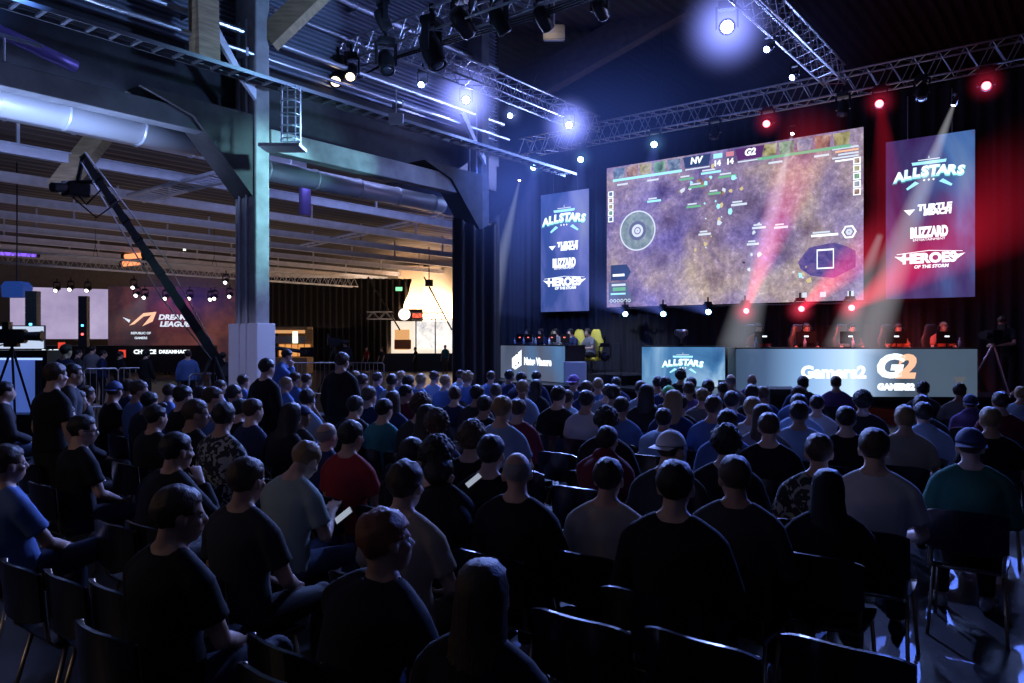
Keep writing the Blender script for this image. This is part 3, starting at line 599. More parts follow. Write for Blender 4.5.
# stage monitor wedge
t = root('floor_monitor', atz(779, 399, 15.6), R(38), 'black wedge loudspeaker on the floor before the long desk', 'loudspeaker'); t.location.z = 0
b = B(); prism(b, [(-.26, -.2, 0), (-.26, .25, 0), (-.26, .25, .7), (-.26, -.02, .9), (-.26, -.2, .85)], (.52, 0, 0)); bevel(b, .015, 1); put('cabinet', b, mat('speaker_grey', (.05, .05, .055), .6), t)
b = B(); box(b, (0, -.205, .42), (.44, .01, .6)); put('grille', b, M_DARKM, t)
# stage floor lamp and gear near the steps
moving_head(atz(605, 357, 20.4), atz(600, 300, 12), L_OFF, 'dark moving light standing on the stage beside the angled desk', 'stage floor lights')
t = root('equipment_stand', atz(613, 378, 20.5), 0, 'thin black frame stand behind the dark moving light', 'stand'); t.location.z = SZ
b = B(); tube(b, [(-.25, 0, 0), (-.25, 0, 1.15), (.25, 0, 1.15), (.25, 0, 0)], .015, 6); put('frame', b, M_DARKM, t)
b = B(); tube(b, [(-.4, 0, .02), (.4, 0, .02)], .02, 6); put('foot', b, M_DARKM, t)

# ================================================================== VOLUME BEAMS (light in the haze painted as emission in clear volumes)
def vol_mat(name, color, s, kind='beam', L=1.0, r0=.1, r1=1.0, fade=1.0, patchy=0):
    m = bpy.data.materials.new(name); m.use_nodes = True; nt = m.node_tree; nt.nodes.clear(); N = nt.nodes.new; K = nt.links.new
    o = N('ShaderNodeOutputMaterial'); v = N('ShaderNodeVolumePrincipled'); v.inputs['Density'].default_value = 0; v.inputs['Emission Color'].default_value = (*color, 1)
    tc = N('ShaderNodeTexCoord'); sp = N('ShaderNodeSeparateXYZ'); K(tc.outputs['Object'], sp.inputs[0])
    def M(op, a, b=None):
        n = N('ShaderNodeMath'); n.operation = op
        for i, q in enumerate((a, b)):
            if q is None: continue
            if isinstance(q, (int, float)): n.inputs[i].default_value = q
            else: K(q, n.inputs[i])
        return n.outputs[0]
    if kind == 'beam':
        z = sp.outputs['Z']; rr = M('SQRT', M('ADD', M('MULTIPLY', sp.outputs['X'], sp.outputs['X']), M('MULTIPLY', sp.outputs['Y'], sp.outputs['Y'])))
        Rz = M('ADD', M('MULTIPLY', z, (r1 - r0) / L), r0); q = M('DIVIDE', rr, Rz); core = M('MAXIMUM', M('SUBTRACT', 1.0, M('MULTIPLY', q, q)), 0)
        f = M('MAXIMUM', M('SUBTRACT', 1.0, M('MULTIPLY', z, fade / L)), 0)
        e = M('DIVIDE', M('MULTIPLY', M('MULTIPLY', core, f), s), M('ADD', Rz, .05))
    else:
        ln = N('ShaderNodeVectorMath'); ln.operation = 'LENGTH'; K(tc.outputs['Object'], ln.inputs[0]); q = M('MAXIMUM', M('SUBTRACT', 1.0, ln.outputs['Value']), 0)
        e = M('MULTIPLY', M('POWER', q, 2.0 if kind == 'puff' else 3.0), s)
    if patchy:
        n = N('ShaderNodeTexNoise'); n.inputs['Scale'].default_value = patchy; n.inputs['Detail'].default_value = 2; K(tc.outputs['Object'], n.inputs['Vector'])
        e = M('MULTIPLY', e, M('MAXIMUM', M('MULTIPLY', M('SUBTRACT', n.outputs['Fac'], .3), 3.0), 0))
    K(e, v.inputs['Emission Strength']); K(v.outputs[0], o.inputs['Volume'])
    return m
bi = [0]
def beam(p, q, r0, r1, color, s, label, fade=1.0, patchy=0):
    p, q = Vector(p), Vector(q); d = q - p; L = d.length; bi[0] += 1
    b = B(); rings(b, [(Vector((0, 0, 0)), Vector((r0, 0, 0)), Vector((0, r0, 0))), (Vector((0, 0, L)), Vector((r1, 0, 0)), Vector((0, r1, 0)))], 24)
    o = put('glowing_haze', b, vol_mat('haze_beam_%d' % bi[0], color, s, 'beam', L, r0, r1, fade, patchy))
    o.location = p; o.rotation_euler = d.to_track_quat('Z', 'Y').to_euler(); return tag(o, label, 'haze', kind='stuff')
def puff(p, r, color, s, label, kind='puff', patchy=0):
    bi[0] += 1; b = B(); bmesh.ops.create_icosphere(b, subdivisions=3, radius=1)
    o = put('glowing_haze', b, vol_mat('haze_puff_%d' % bi[0], color, s, kind, patchy=patchy)); o.location = p
    o.scale = r if isinstance(r, tuple) else (r, r, r); return tag(o, label, 'haze', kind='stuff')
BL = (.16, .24, 1.0)
beam(atY(793, 131, 20.3), atz(737, 352, 16.6), .03, .52, (.8, .85, 1), .16, 'thin white light beam crossing the big screen down to the long desk', .25)
beam(atY(955, 101, 19.3), atz(862, 350, 16.2), .04, .58, (.85, .85, .95), .22, 'white light beam crossing the wide banner down to the long desk', .25)
beam(atY(880, 235, 20.6), atz(838, 350, 17.0), .10, .40, (.85, .85, .95), .12, 'short pale light beam behind the middle of the long desk', .2)
beam(atY(520, 178, 20.3), atz(476, 370, 22.5), .03, .55, (.6, .7, 1), .14, 'thin pale light beam falling in front of the black curtain', .15)
beam(atY(745, 312, 20.2), atz(815, 120, 15.5), .10, .75, (1, .03, .08), .45, 'red light beam rising steeply across the big screen', .9)
beam(atY(800, 310, 20.2), atz(905, 215, 15.0), .10, .7, (1, .03, .08), .50, 'red light beam rising across the corner of the big screen', 1.0)
beam(atY(850, 309, 20.2), atz(1060, 165, 12.5), .10, 1.3, (1, .02, .06), .40, 'wide red light beam sweeping over the wide banner', 1.0)
beam(atY(880, 102, 19.2), atz(900, 300, 18.5), .1, .9, (1, .02, .06), .10, 'faint red light cone between the big screen and the wide banner', .7)
for x, y in ((535, 166), (582, 158), (655, 143)): beam(atY(x, y, 19.2), atY(x - 22, y + 150, 18.5), .1, 1.2, BL, .10, 'faint blue light cone under the icy lamp at %s' % {535: 'the aisle end of the truss', 582: 'the narrow banner', 655: 'the near corner of the big screen'}[x], .8)
for x in (625, 663, 708): beam(atY(x, 314, 20.3), atz(x - 60, 260, 14), .06, .8, BL, .05, 'faint blue light beam rising from the %s blue lamp under the big screen' % {625: 'first', 663: 'second', 708: 'third'}[x], 1.0)
puff(atz(466, 100, 18.7), 1.15, (.25, .3, 1), 6, 'glowing blue haze around the blazing light over the aisle side', 'core')
puff(atz(569, 125, 20.9), 1.0, (.25, .3, 1), 5.5, 'glowing blue haze around the blazing light at the main truss corner', 'core')
puff(atz(727, 27, 14.2), 1.1, (.25, .3, 1), 4.5, 'glowing blue haze around the biggest blazing light', 'core')
puff(atz(512, 114, 19.9), .45, (.25, .35, 1), 1.6, 'small blue haze around the small light between the blazing ones', 'core')
puff(atz(423, 82, 17.5), .4, (.25, .35, 1), 1.6, 'small blue haze around the small light by the dark spotlights', 'core')
for x, y, w in ((535, 166, 'aisle end'), (582, 158, 'narrow banner'), (655, 143, 'big screen corner')): puff(atY(x, y, 19.1), .5, (.2, .5, 1), 1.0, 'small icy haze around the truss lamp by the ' + w, 'core')
for x, y, w in ((768, 122, 'big screen'), (880, 102, 'screen gap'), (986, 84, 'far end')): puff(atY(x, y, 19.1), .5, (1, .03, .1), 1.2, 'small red haze around the truss lamp by the ' + w, 'core')
for x, y, w in ((745, 312, 'first'), (800, 310, 'middle'), (850, 309, 'last')): puff(atY(x, y, 20.1), .5, (1, .06, .12), 2.6, 'red haze around the %s red light under the big screen' % w, 'core')
beam(atz(466, 104, 18.7), atz(520, 235, 19.5), .15, 1.6, BL, .09, 'soft blue light shaft below the blazing light over the aisle side', .9)
puff(atz(535, 175, 19.5), (5.2, 3.5, 3.6), (.10, .20, 1.0), .16, 'soft patchy blue haze drifting before the black curtain', 'puff', 1.6)
puff(atz(640, 110, 20.0), (4.5, 3, 3.0), (.10, .2, 1.0), .04, 'soft blue haze drifting about the main truss')
puff(atz(770, 70, 18.0), (3.0, 3, 2.2), BL, .02, 'soft blue haze about the connecting truss near the big screen', 'puff', 1.5)
puff(atz(960, 250, 18.3), (2.2, 2.2, 2.2), (1, .02, .06), .03, 'soft red haze in front of the wide banner', 'puff', 1.3)

# ================================================================== AISLE SIDE
# second stage
m2 = cloud_glow('lilac_screen', [(.3, (.30, .24, .42)), (.7, (.50, .42, .62))], .5, 1.0)
a, c = atz(10, 300, 36), atz(108, 300, 38.0)
t, W, H = led_panel('side_stage_screen', a, c, atz(60, 339, 37).z, atz(60, 288, 37).z, m2, 'plain lilac projection screen of the second stage in the far aisle', 'screen')
a, c = atz(108, 300, 38.4), atz(236, 300, 40.0)
mb = cloud_glow('sponsor_wall', [(.35, (.012, .010, .018)), (.5, (.05, .022, .03)), (.65, (.14, .045, .04)), (.85, (.10, .04, .16))], .35, .9)
t, W, H = led_panel('sponsor_backdrop', a, c, atz(170, 356, 39).z, atz(170, 287, 39).z, mb, 'dark red printed backdrop with sponsor marks on the second stage', 'backdrop')
words_on(t, 'DREAM', W * .49, H * .56, .36, W_PALE, .2, 1.1, bold=.016); words_on(t, 'LEAGUE', W * .51, H * .46, .36, W_PALE, .2, 1.1, bold=.016)
poly_on(t, 'eye_mark', [(W * .16, H * .44), (W * .27, H * .62), (W * .37, H * .64), (W * .34, H * .50), (W * .26, H * .43), (W * .33, H * .59), (W * .27, H * .57), (W * .20, H * .46)], W_ORG)
poly_on(t, 'eye_mark', [(W * .11, H * .56), (W * .17, H * .52), (W * .16, H * .48)], W_PALE)
words_on(t, 'REPUBLIC OF', W * .25, H * .33, .16, W_PALE, 0, 1, bold=.006); words_on(t, 'GAMERS', W * .25, H * .26, .16, W_PALE, 0, 1, bold=.006)
words_on(t, 'ASUS', W * .21, H * .08, .42, W_ORG, 0, 1, bold=.02)
a, c = atz(40, 350, 34), atz(215, 350, 35.5)
b_, Wd, Hd = led_panel('caster_desk', a, c, .3, 1.55, M_BLACK, 'long black caster desk with white sponsor words in the far aisle', 'desk', .6)
words_on(b_, 'DOTA', Wd * .07, .95, .32, W_WH, bold=.01); words_on(b_, 'CHOICE', Wd * .59, .95, .26, W_WH, bold=.012); words_on(b_, 'DREAMHACK', Wd * .76, .95, .22, W_WH, bold=.01)
poly_on(b_, 'red_mark', [(Wd * .44, .7), (Wd * .48, .7), (Wd * .48, 1.05), (Wd * .44, 1.05)], glow('red_print', (1, .08, .05), .8)); poly_on(b_, 'red_mark', [(Wd * .10, 1.1), (Wd * .14, 1.1), (Wd * .14, 1.4), (Wd * .10, 1.4)], glow('red_print', (1, .08, .05), .8))
# small lamps over it
for i, (x, y) in enumerate(((57, 289), (71, 288), (88, 289), (134, 286), (137, 294), (145, 296), (166, 297), (190, 297), (211, 298), (215, 297), (226, 281), (230, 295))):
    moving_head(atz(x, y, 33), atz(x, y, 33) + Vector((2, -2, -1.5)), glow('lens_soft', (1, .92, .85), 6), 'small bright lamp over the second stage, %s from the hall edge' % ['first', 'second', 'third', 'fourth', 'fifth', 'sixth', 'seventh', 'eighth', 'ninth', 'tenth', 'eleventh', 'twelfth'][i], 'small lamps over the second stage', .85)
beam(atz(145, 296, 33), atz(118, 345, 33), .1, 1.6, (.7, .7, .75), .05, 'pale light cone over the second stage backdrop', 1)
beam(atz(190, 297, 33), atz(168, 340, 34), .1, 1.6, (1, .12, .08), .10, 'orange-red light cone over the second stage backdrop', 1)
beam(atz(170, 297, 33), atz(150, 330, 34), .1, 1.4, (1, .12, .08), .08, 'red light cone beside the orange-red one on the second stage', 1)
puff(atz(185, 300, 34), (5, 3, 1.8), (.2, .1, 1), .03, 'violet haze hanging over the second stage')
# upright glowing strips on the far wall, built as tubes
tn = ['first', 'second', 'third', 'fourth', 'fifth', 'sixth', 'seventh']
for i, (x, y0, y1) in enumerate(((18.7, 203, 236), (53, 211, 239), (58.5, 223, 239), (89, 211, 243), (119.5, 218, 246), (150.5, 219, 248), (184.5, 222, 252))):
    led('vertical_glow_strip', atz(x, y1, 40), atz(x, y0, 40), .07, glow('tube_white', (.85, 1, .9), 2.2), 'upright white glowing strip on the far aisle wall, %s from the hall end' % tn[i])
for i, (x, y, w) in enumerate(((134, 256, 20), (133, 263, 22), (170, 253, 0))):
    if w: led('orange_lamp', atz(x - w / 2, y + 1, 34), atz(x + w / 2, y - 1, 34), .12, glow('orange_glow', (1, .3, .12), 1.6), ['upper orange strip light behind the crane arm', 'lower orange strip light behind the crane arm'][i])
# line array speakers
for i, (x, y0, y1, z) in enumerate(((33, 291, 349, 17), (84, 296, 347, 22))):
    p = atz(x, y1, z); t = root('column_speaker', p, R(45), ['black column loudspeaker with small blue and red lamps by the lit booth', 'black column loudspeaker in front of the lilac screen'][i], 'loudspeaker')
    h = (y1 - y0) * z / 750; b = B()
    for k in range(8): prism(b, [(-.12, -.1, h * k / 8), (.12, -.1, h * k / 8), (.12, .1, h * k / 8), (-.12, .1, h * k / 8)], (0, 0, h / 8 - .006))
    box(b, (0, 0, h / 2), (.22, .18, h - .02))
    put('cabinet', b, M_DARKM, t)
    b = B(); tube(b, [(0, 0, 0), (0, 0, -p.z)], .03, 8); put('pole', b, M_DARKM, t)
    b = B(); box(b, (0, 0, -p.z + .03), (.6, .6, .04)); put('base_plate', b, M_DARKM, t)
    b = B(); box(b, (.0, -.11, h * .42), (.06, .01, .06)); put('status_lamp', b, glow('status_blue', (.1, .6, 1), 4), t)
    b = B(); box(b, (.0, -.11, h * .25), (.06, .01, .06)); put('status_lamp', b, glow('status_red', (1, .1, .1), 4), t)
t = root('hanging_speaker', atz(17, 290, 20), R(38), 'blue-lit wedge loudspeaker hanging over the lilac screen edge', 'loudspeaker')
b = B(); prism(b, [(-.27, -.2, -.2), (.27, -.2, -.2), (.3, -.2, .1), (.2, -.2, .22), (-.2, -.2, .22), (-.3, -.2, .1)], (0, .4, 0)); put('cabinet', b, mat('blue_glow_cabinet', (.06, .14, .35), .5, emit=(.03, .1, .5), estr=.25), t)  # blue light on the cabinet painted in as faint emission
b = B(); tube(b, [(0, 0, .2), (0, 0, 3.4)], .02, 6); put('hanger', b, M_DARKM, t)
# control booth, lit inside
t = root('control_booth', atz(22, 352, 13.2), R(38.2), 'open-fronted black booth glowing blue inside', 'booth'); t.location.z = 0
k = 13.2 / 750; wz = 25 * k; b = B()
bbox(b, -wz - .6, wz, 0, .5, 1.55, 1.68); bbox(b, wz - .08, wz, 0, .5, 0, 1.55); bbox(b, -wz - .6, -wz - .5, 0, .5, 0, 1.55); bbox(b, -wz - .6, wz, 0, .5, 0, .55); put('frame', b, M_DARKM, t)
b = B(); bbox(b, -wz - .5, wz - .08, .4, .46, .55, 1.55); put('back_wall', b, mat('booth_back_glow', (.3, .4, .8), .6, emit=(.10, .20, .75), estr=.45), t)  # blue inside light put into the wall as emission
b = B(); bbox(b, -wz - .5, wz - .1, .1, .14, 1.51, 1.55); bbox(b, wz - .14, wz - .1, .1, .14, .6, 1.5); put('light_strip', b, glow('booth_strip', (.3, .45, 1), 1.6), t)
b = B()
for i in range(14): bbox(b, .05 + i * .022, .06 + i * .022, .28 + .03 * (i % 2), .36, .56, 1.5)
put('side_drape', b, M_BLACK, t)
t = root('white_screen', atz(20, 350, 14.2), R(38.2), 'bright white screen board standing on the blue-lit booth', 'screen'); t.location.z = 1.70
b = B(); bbox(b, -.6, .42, 0, .05, 0, .42); put('board', b, glow('white_board_glow', (.6, .72, .95), .9), t); b = B(); bbox(b, -.62, .44, .05, .08, -.0, .44); put('rim', b, M_DARKM, t)
# crane with camera
def tripod(t, h, spread, m, r=.02):
    for k in range(3):
        a = 2 * math.pi * k / 3 + .5; b = B(); tube(b, [(0, 0, h), (spread * math.cos(a), spread * math.sin(a), .02)], [r, r * .8], 8); ball(b, (spread * math.cos(a), spread * math.sin(a), .025), .03); put('leg', b, m, t)
base = atz(213, 353, 16.0); top = atz(83, 157, 11.0)
M_ARM = mat('crane_black', (.006, .006, .008), .6)
t = root('camera_crane', (base.x, base.y, 0), 0, 'long black camera crane arm rising past the clad pillar', 'camera crane'); off = Vector((base.x, base.y, 0))
A_, Z_ = base - off, top - off; d = Z_ - A_; u_, v_ = frame(d); b = B()
rings(b, [(A_ - d * .12, u_ * .13, v_ * .16), (A_, u_ * .12, v_ * .15), (A_ + d * .5, u_ * .09, v_ * .12), (Z_, u_ * .06, v_ * .08)], 4); put('arm', b, M_ARM, t)
for k in range(1, 12):
    b = B(); q = A_ + d * k / 12; w_ = 1 - .35 * k / 12; rings(b, [(q, u_ * .125 * w_, v_ * .155 * w_), (q + d * .008, u_ * .125 * w_, v_ * .155 * w_)], 4); put('arm_joint', b, M_ARM, t)
b = B(); tube(b, [A_ + v_ * .15, A_ + d * .5 + v_ * .35, Z_ + v_ * .1], .012, 5); tube(b, [A_ - v_ * .15, A_ + d * .45 - v_ * .35, Z_ - v_ * .1], .012, 5); put('tension_cable', b, M_ALU, t)
b = B(); box(b, A_ - d * .12, (.4, .4, .3)); put('counterweight', b, M_DARKM, t)
tripod(t, A_.z, .7, M_DARKM, .035)
hd = atz(76, 190, 11.0) - off; b = B(); tube(b, [Z_, Z_ + (hd - Z_) * .75], .035, 8); tube(b, [hd + Vector((-.22, -.1, .12)), hd + Vector((.22, .15, .12))], .03, 6); put('remote_head', b, M_DARKM, t)
b = B(); box(b, hd, (.26, .32, .2)); bevel(b, .02, 1); tube(b, [hd + Vector((.05, -.15, 0)), hd + Vector((.12, -.36, -.03))], .07, 12); box(b, hd + Vector((-.2, .1, .03)), (.16, .2, .12)); put('film_camera', b, M_DARKM, t)
b = B(); tube(b, [hd + Vector((.1, 0, -.1)), hd + Vector((.35, 0, -.25)), hd + Vector((.6, .1, -.05))], .012, 5); tube(b, [hd + Vector((-.1, 0, -.1)), hd + Vector((.2, .2, -.4)), hd + Vector((.7, .3, -.2))], .012, 5); put('cable', b, M_DARKM, t)
# barriers
def barrier(p, q, label):
    p, q = Vector((p.x, p.y, 0)), Vector((q.x, q.y, 0)); d = q - p; L = d.length; t = root('crowd_barrier', p, math.atan2(d.y, d.x), label, 'barrier', 'steel crowd barriers behind the seats')
    b = B(); tube(b, [(0, 0, .12), (0, 0, 1.06), (.06, 0, 1.12), (L - .06, 0, 1.12), (L, 0, 1.06), (L, 0, .12)], .022, 8); tube(b, [(0, 0, .15), (L, 0, .15)], .02, 8); put('frame', b, M_ALU, t)
    b = B()
    for k in range(1, int(L / .14)): tube(b, [(k * .14, 0, .15), (k * .14, 0, 1.12)], .009, 5)
    put('bars', b, M_ALU, t)['kind'] = 'stuff'
    for x in (.25, L - .25):
        b = B(); tube(b, [(x, -.3, .01), (x, 0, .14), (x, .3, .01)], .018, 6); put('foot', b, M_ALU, t)
barrier(atz(189, 375, 16.2), atz(252, 372, 16.8), 'pale steel barrier between the clad pillar and the crane base')
barrier(atz(84, 369, 19), atz(118, 369, 19.3), 'steel barrier behind the seats under the lilac screen, first panel')
barrier(atz(118, 369, 19.4), atz(150, 370, 19.6), 'steel barrier behind the seats under the lilac screen, second panel')
barrier(atz(288, 363, 23.5), atz(336, 363, 23.8), 'steel barrier beyond the clad pillar, panel nearest the pillar')
barrier(atz(337, 363, 23.9), atz(384, 364, 23.5), 'steel barrier beyond the clad pillar, panel under the bright booth')
# far black curtain of the aisle and bright booth
M_DR2 = mat('far_drape', (.035, .028, .024), .9)
b = B(); pv = None
A2, B2 = atz(262, 300, 44), atz(412, 300, 45.0)
for i in range(241):
    f = i / 240; p = A2.lerp(B2, f); nrm = Vector((-.6, .78, 0)); p = p + nrm * (.18 * math.sin(f * 150)); zt = 5.45; 
    fx = 1 - max(0, (f - .82)) / .18 * 0
    zb_ = 0.0 if f < .80 else (f - .80) / .20 * 5.3
    v = [b.verts.new((p.x, p.y, z)) for z in (zb_, zt)]
    if pv: b.faces.new((pv[0], v[0], v[1], pv[1]))
    pv = v
tag(put('far_curtain', mesh('far_curtain', b, True), M_DR2), 'wide dark brown curtain hanging across the end of the aisle', 'curtain')
# orange lit counter beside the pillar
t = root('food_kiosk', atz(289, 358, 40), R(38.2), 'kiosk with orange lit shelves seen beside the clad pillar', 'kiosk'); t.location.z = 0; k = 40 / 750
b = B(); bbox(b, -18 * k, 18 * k, 0, 1.2, 0, .85); bbox(b, -18 * k, 18 * k, 0, 1.2, 2.35, 2.5); bbox(b, -18 * k, 18 * k, 1.15, 1.25, 0, 2.4); put('carcass', b, M_WOOD, t)
for i in range(5):
    b = B(); bbox(b, (-16 + 6.6 * i) * k, (-10.6 + 6.6 * i) * k, 1.05, 1.1, .9, 1.55); put('lit_shelf', b, glow('kiosk_amber', (1, .42, .12), .8), t)
b = B(); bbox(b, -17 * k, 17 * k, -.05, 0, 1.62, 2.0); put('sign_board', b, mat('kiosk_sign', (.4, .38, .36), .6), t)
b = B(); bbox(b, 4 * k, 9 * k, -.08, -.05, 1.62, 2.25); put('light_box', b, glow('kiosk_light', (.9, 1, .7), 1.8), t)
b = B(); bbox(b, -16 * k, 16 * k, -.04, .02, 2.15, 2.32); put('awning_light', b, glow('kiosk_awning', (1, .5, .2), .7), t)
# bright merchandise booth
t = root('display_booth', atz(425, 362, 43), R(38.2), 'brilliantly lit white exhibition booth at the end of the aisle', 'booth'); t.location.z = 0; k = 43 / 750
b = B(); bbox(b, -38 * k, 40 * k, 1.5, 1.6, 0, 2.9); put('back_wall', b, mat('booth_white_glow', (.85, .8, .75), .6, emit=(1, .85, .68), estr=.9), t)  # warm booth lighting put into the white wall as emission
b = B(); bbox(b, -40 * k, 27 * k, -.1, .3, 0, 1.02); put('counter', b, M_DARKM, t)
b = B(); bbox(b, -34 * k, -19 * k, 1.35, 1.5, 1.2, 2.4); put('amber_panel', b, glow('booth_amber', (1, .5, .2), .8), t)
b = B(); bbox(b, -34 * k, -17 * k, 1.2, 1.35, 1.25, 1.8); put('wood_shelf', b, mat('shelf_wood', (.45, .18, .07), .6), t)
b = B(); bbox(b, -12 * k, 38 * k, 1.40, 1.46, 1.3, 2.9); put('bright_panel', b, cloud_glow('booth_goods', [(.3, (.25, .25, .35)), (.48, (.9, .85, .8)), (.6, (1.2, 1.1, 1.0))], .9, 1.1, .4, 8, .8), t)
b = B()
for sx in (-12, 8, 26): bbox(b, sx * k - .04, sx * k + .04, 1.3, 1.38, 0, 3.1)
put('post', b, M_ALU, t)
b = B(); bbox(b, -26 * k, -2 * k, -.2, -.1, 2.85, 3.55); put('sign_board', b, mat('sign_black', (.03, .02, .02), .5), t)
b = B(); bbox(b, -12 * k, -3 * k, -.22, -.2, 3.05, 3.35); put('sign_mark', b, glow('sign_red', (1, .12, .06), 1.6), t)
b = B(); tube(b, [(-20 * k, -.26, 3.25), (-20 * k, -.24, 3.25)], .34, 16); put('sign_disc', b, glow('sign_disc', (1, .85, .7), 2.2), t)
truss(atz(367, 319, 42), atz(392, 319, 42), 'short bright truss holding the round sign of the exhibition booth', .4, .4)
truss(atz(412, 320, 42), atz(452, 319, 42), 'short truss over the white exhibition booth', .4, .4)
b = B(); p = atz(413, 300, 47); box(b, (p.x, p.y, 3.2), (1.4, .8, 6.4), Matrix.Rotation(R(38), 3, 'Z')); tag(put('wall_pier', b, mat('tan_plaster', (.55, .40, .27), .8)), 'tan plaster pier behind the exhibition booth', 'pier', kind='structure')
b = B(); p, q = atz(398, 285, 48.5), atz(462, 285, 44); prism(b, [(p.x, p.y, 0), (q.x, q.y, 0), (q.x, q.y, 6.3), (p.x, p.y, 6.3)], (-.1, .2, 0)); tag(put('wall_side', b, mat('cream_wall', (.62, .50, .38), .8)), kind='structure')
b = B(); tube(b, [atz(400, 330, 43), atz(368, 277, 43)], .05, 6); tube(b, [atz(452, 330, 43), atz(424, 277, 43)], .05, 6); tag(put('stay_cable', b, M_DARKM), 'slanting stay cables above the exhibition booth', 'cable')
t = root('hanging_lamp', atz(429, 283, 40), 0, 'small black fixture hanging on a cord before the cream wall', 'lamp'); b = B(); box(b, (0, 0, 0), (.3, .3, .35)); put('housing', b, M_DARKM, t); b = B(); tube(b, [(0, 0, .1), (0, 0, 2)], .03, 5); put('cord', b, M_DARKM, t)
t = root('exit_sign', atz(399, 289, 43), R(38), 'small green lit exit sign high by the curtain edge', 'sign'); b = B(); box(b, (0, 0, 0), (.42, .05, .26)); put('housing', b, M_DARKM, t); b = B(); box(b, (0, -.03, 0), (.38, .02, .22)); put('face', b, glow('exit_green', (.3, 1, .5), 1.2), t)

# ================================================================== LIGHTS
def spot(p, q, power, color, ang, blend=.5, size=.15, name='spot_light'):
    l = bpy.data.lights.new(name, 'SPOT'); l.energy = power; l.color = color; l.spot_size = R(ang); l.spot_blend = blend; l.shadow_soft_size = size
    o = bpy.data.objects.new(name, l); col.objects.link(o); o.location = p; o.rotation_euler = (Vector(q) - Vector(p)).to_track_quat('-Z', 'Y').to_euler(); return o
def area(p, q, power, color, sx, sy, name='area_light'):
    l = bpy.data.lights.new(name, 'AREA'); l.shape = 'RECTANGLE'; l.size = sx; l.size_y = sy; l.energy = power; l.color = color
    o = bpy.data.objects.new(name, l); col.objects.link(o); o.location = p; o.rotation_euler = (Vector(q) - Vector(p)).to_track_quat('-Z', 'Y').to_euler(); return o
LB = (.22, .34, 1.0)
spot((-12.2, 14.1, 7.2), (-9, 8, 1), 6500, LB, 75, .8)
spot((-11.8, 17.4, 7.2), (-7, 10, 1), 4200, LB, 75, .8)
spot((-5.5, 13.0, 7.4), (-5, 7, 1), 1800, LB, 80, .9)
area((-6.5, 19.2, 6.9), (-5, 5, .5), 700, (.25, .38, 1.0), 12, .6)
spot((-2.2, 19.0, 7.2), (-.4, 4.9, 0), 5200, (.10, .2, 1.0), 24, .4, .04)
area((-6.5, -1.5, 2.6), (-4.2, 2.2, .4), 9, (1.0, .7, .4), .5, .5)  # added unseen warm fill for the chair legs
# light on the clad pillar and the beam beyond
area((-12.7, 3.5, 4.4), (-13.8, 3.5, 5.7), 210, (.35, .5, 1.0), 6, .3)  # added unseen fill to brighten the duct
spot((-8.5, 11.0, 6.6), (-12.7, 8.4, 4.6), 3000, (.30, .75, .95), 36, .8)
spot((-9.0, 10.0, 3.8), (-12.7, 8.4, 1.8), 260, (.35, .45, 1.0), 40, .9)
spot((-11.0, -1.0, 5.5), (-13.0, 8.1, 1.35), 900, (.50, .52, 1.0), 14, .6)  # added unseen spot to brighten the pillar's plinth
spot((-10.5, 12.5, 5.0), (-12.8, 10.2, 5.75), 420, (.30, .75, 1.0), 40, .9)
spot((-9, 9.5, 7.9), (-13.2, 6.6, 5.8), 110, (.25, .7, 1.0), 35, .9)
spot((-9, 5, 7.9), (-13.3, 1, 8.2), 1900, (.12, .3, 1.0), 80, .7)
spot((-9, 10, 7.0), (-13.3, 8, 9.0), 450, (.25, .45, 1.0), 90, .7)
area((-13.9, 10, 6.5), (-22, 11, 5), 350, (.35, .42, 1.0), 20, .8)  # added unseen blue fill so the aisle beams show
area((-24, 14, 3.0), (-26, 14, 6.5), 120, (.75, .68, 1.0), 18, 16)  # added fill inside the aisle for its beams
area((-34, 20, 2.5), (-34, 20, 6.5), 200, (1.0, .72, .55), 14, 18)
area((-30, 33, 3.5), (-31, 30, 6.5), 250, (1.0, .62, .4), 6, 4)
area((-33.2, 31.5, 3.4), (-34.5, 36, 3.2), 900, (1.0, .72, .48), 6, 1.5)
area((-12, 14, 10.2), (-11, 12, 0), 60, (.3, .4, 1), 16, 12)
# blue wash on curtain, red wash further along
for x, y in ((535, 166), (582, 158), (655, 143)): spot(atY(x, y, 19.0) + Vector((0, .35, -.15)), atY(x - 10, y + 110, 21.3), 420, (.12, .28, 1.0), 75, .9)
spot((-11.0, 13.2, 7.2), (-14.2, 18.5, 2.5), 900, (.1, .22, 1.0), 70, .9)
for x, y in ((880, 102), (986, 84)): spot(atY(x, y, 19.0) + Vector((0, .35, -.15)), atY(x - 5, y + 100, 21.3), 90, (1, .02, .08), 60, 1)
spot(atY(870, 309, 20.1), atY(1010, 190, 21.3), 60, (1, .02, .06), 80, .9)
spot((-4.5, 13.5, 6.0), (-4.6, 18.4, 2.1), 2600, (1, .13, .10), 36, .7)
spot((-6, 24, 4), (-4, 26.9, 9), 60, (1, .1, .15), 120, 1)
# players' faces, cool light on the angled desk
spot((-12.5, 15.0, 6.5), (-12.2, 19.4, 1.9), 1100, (.75, .85, 1.0), 35, .6)
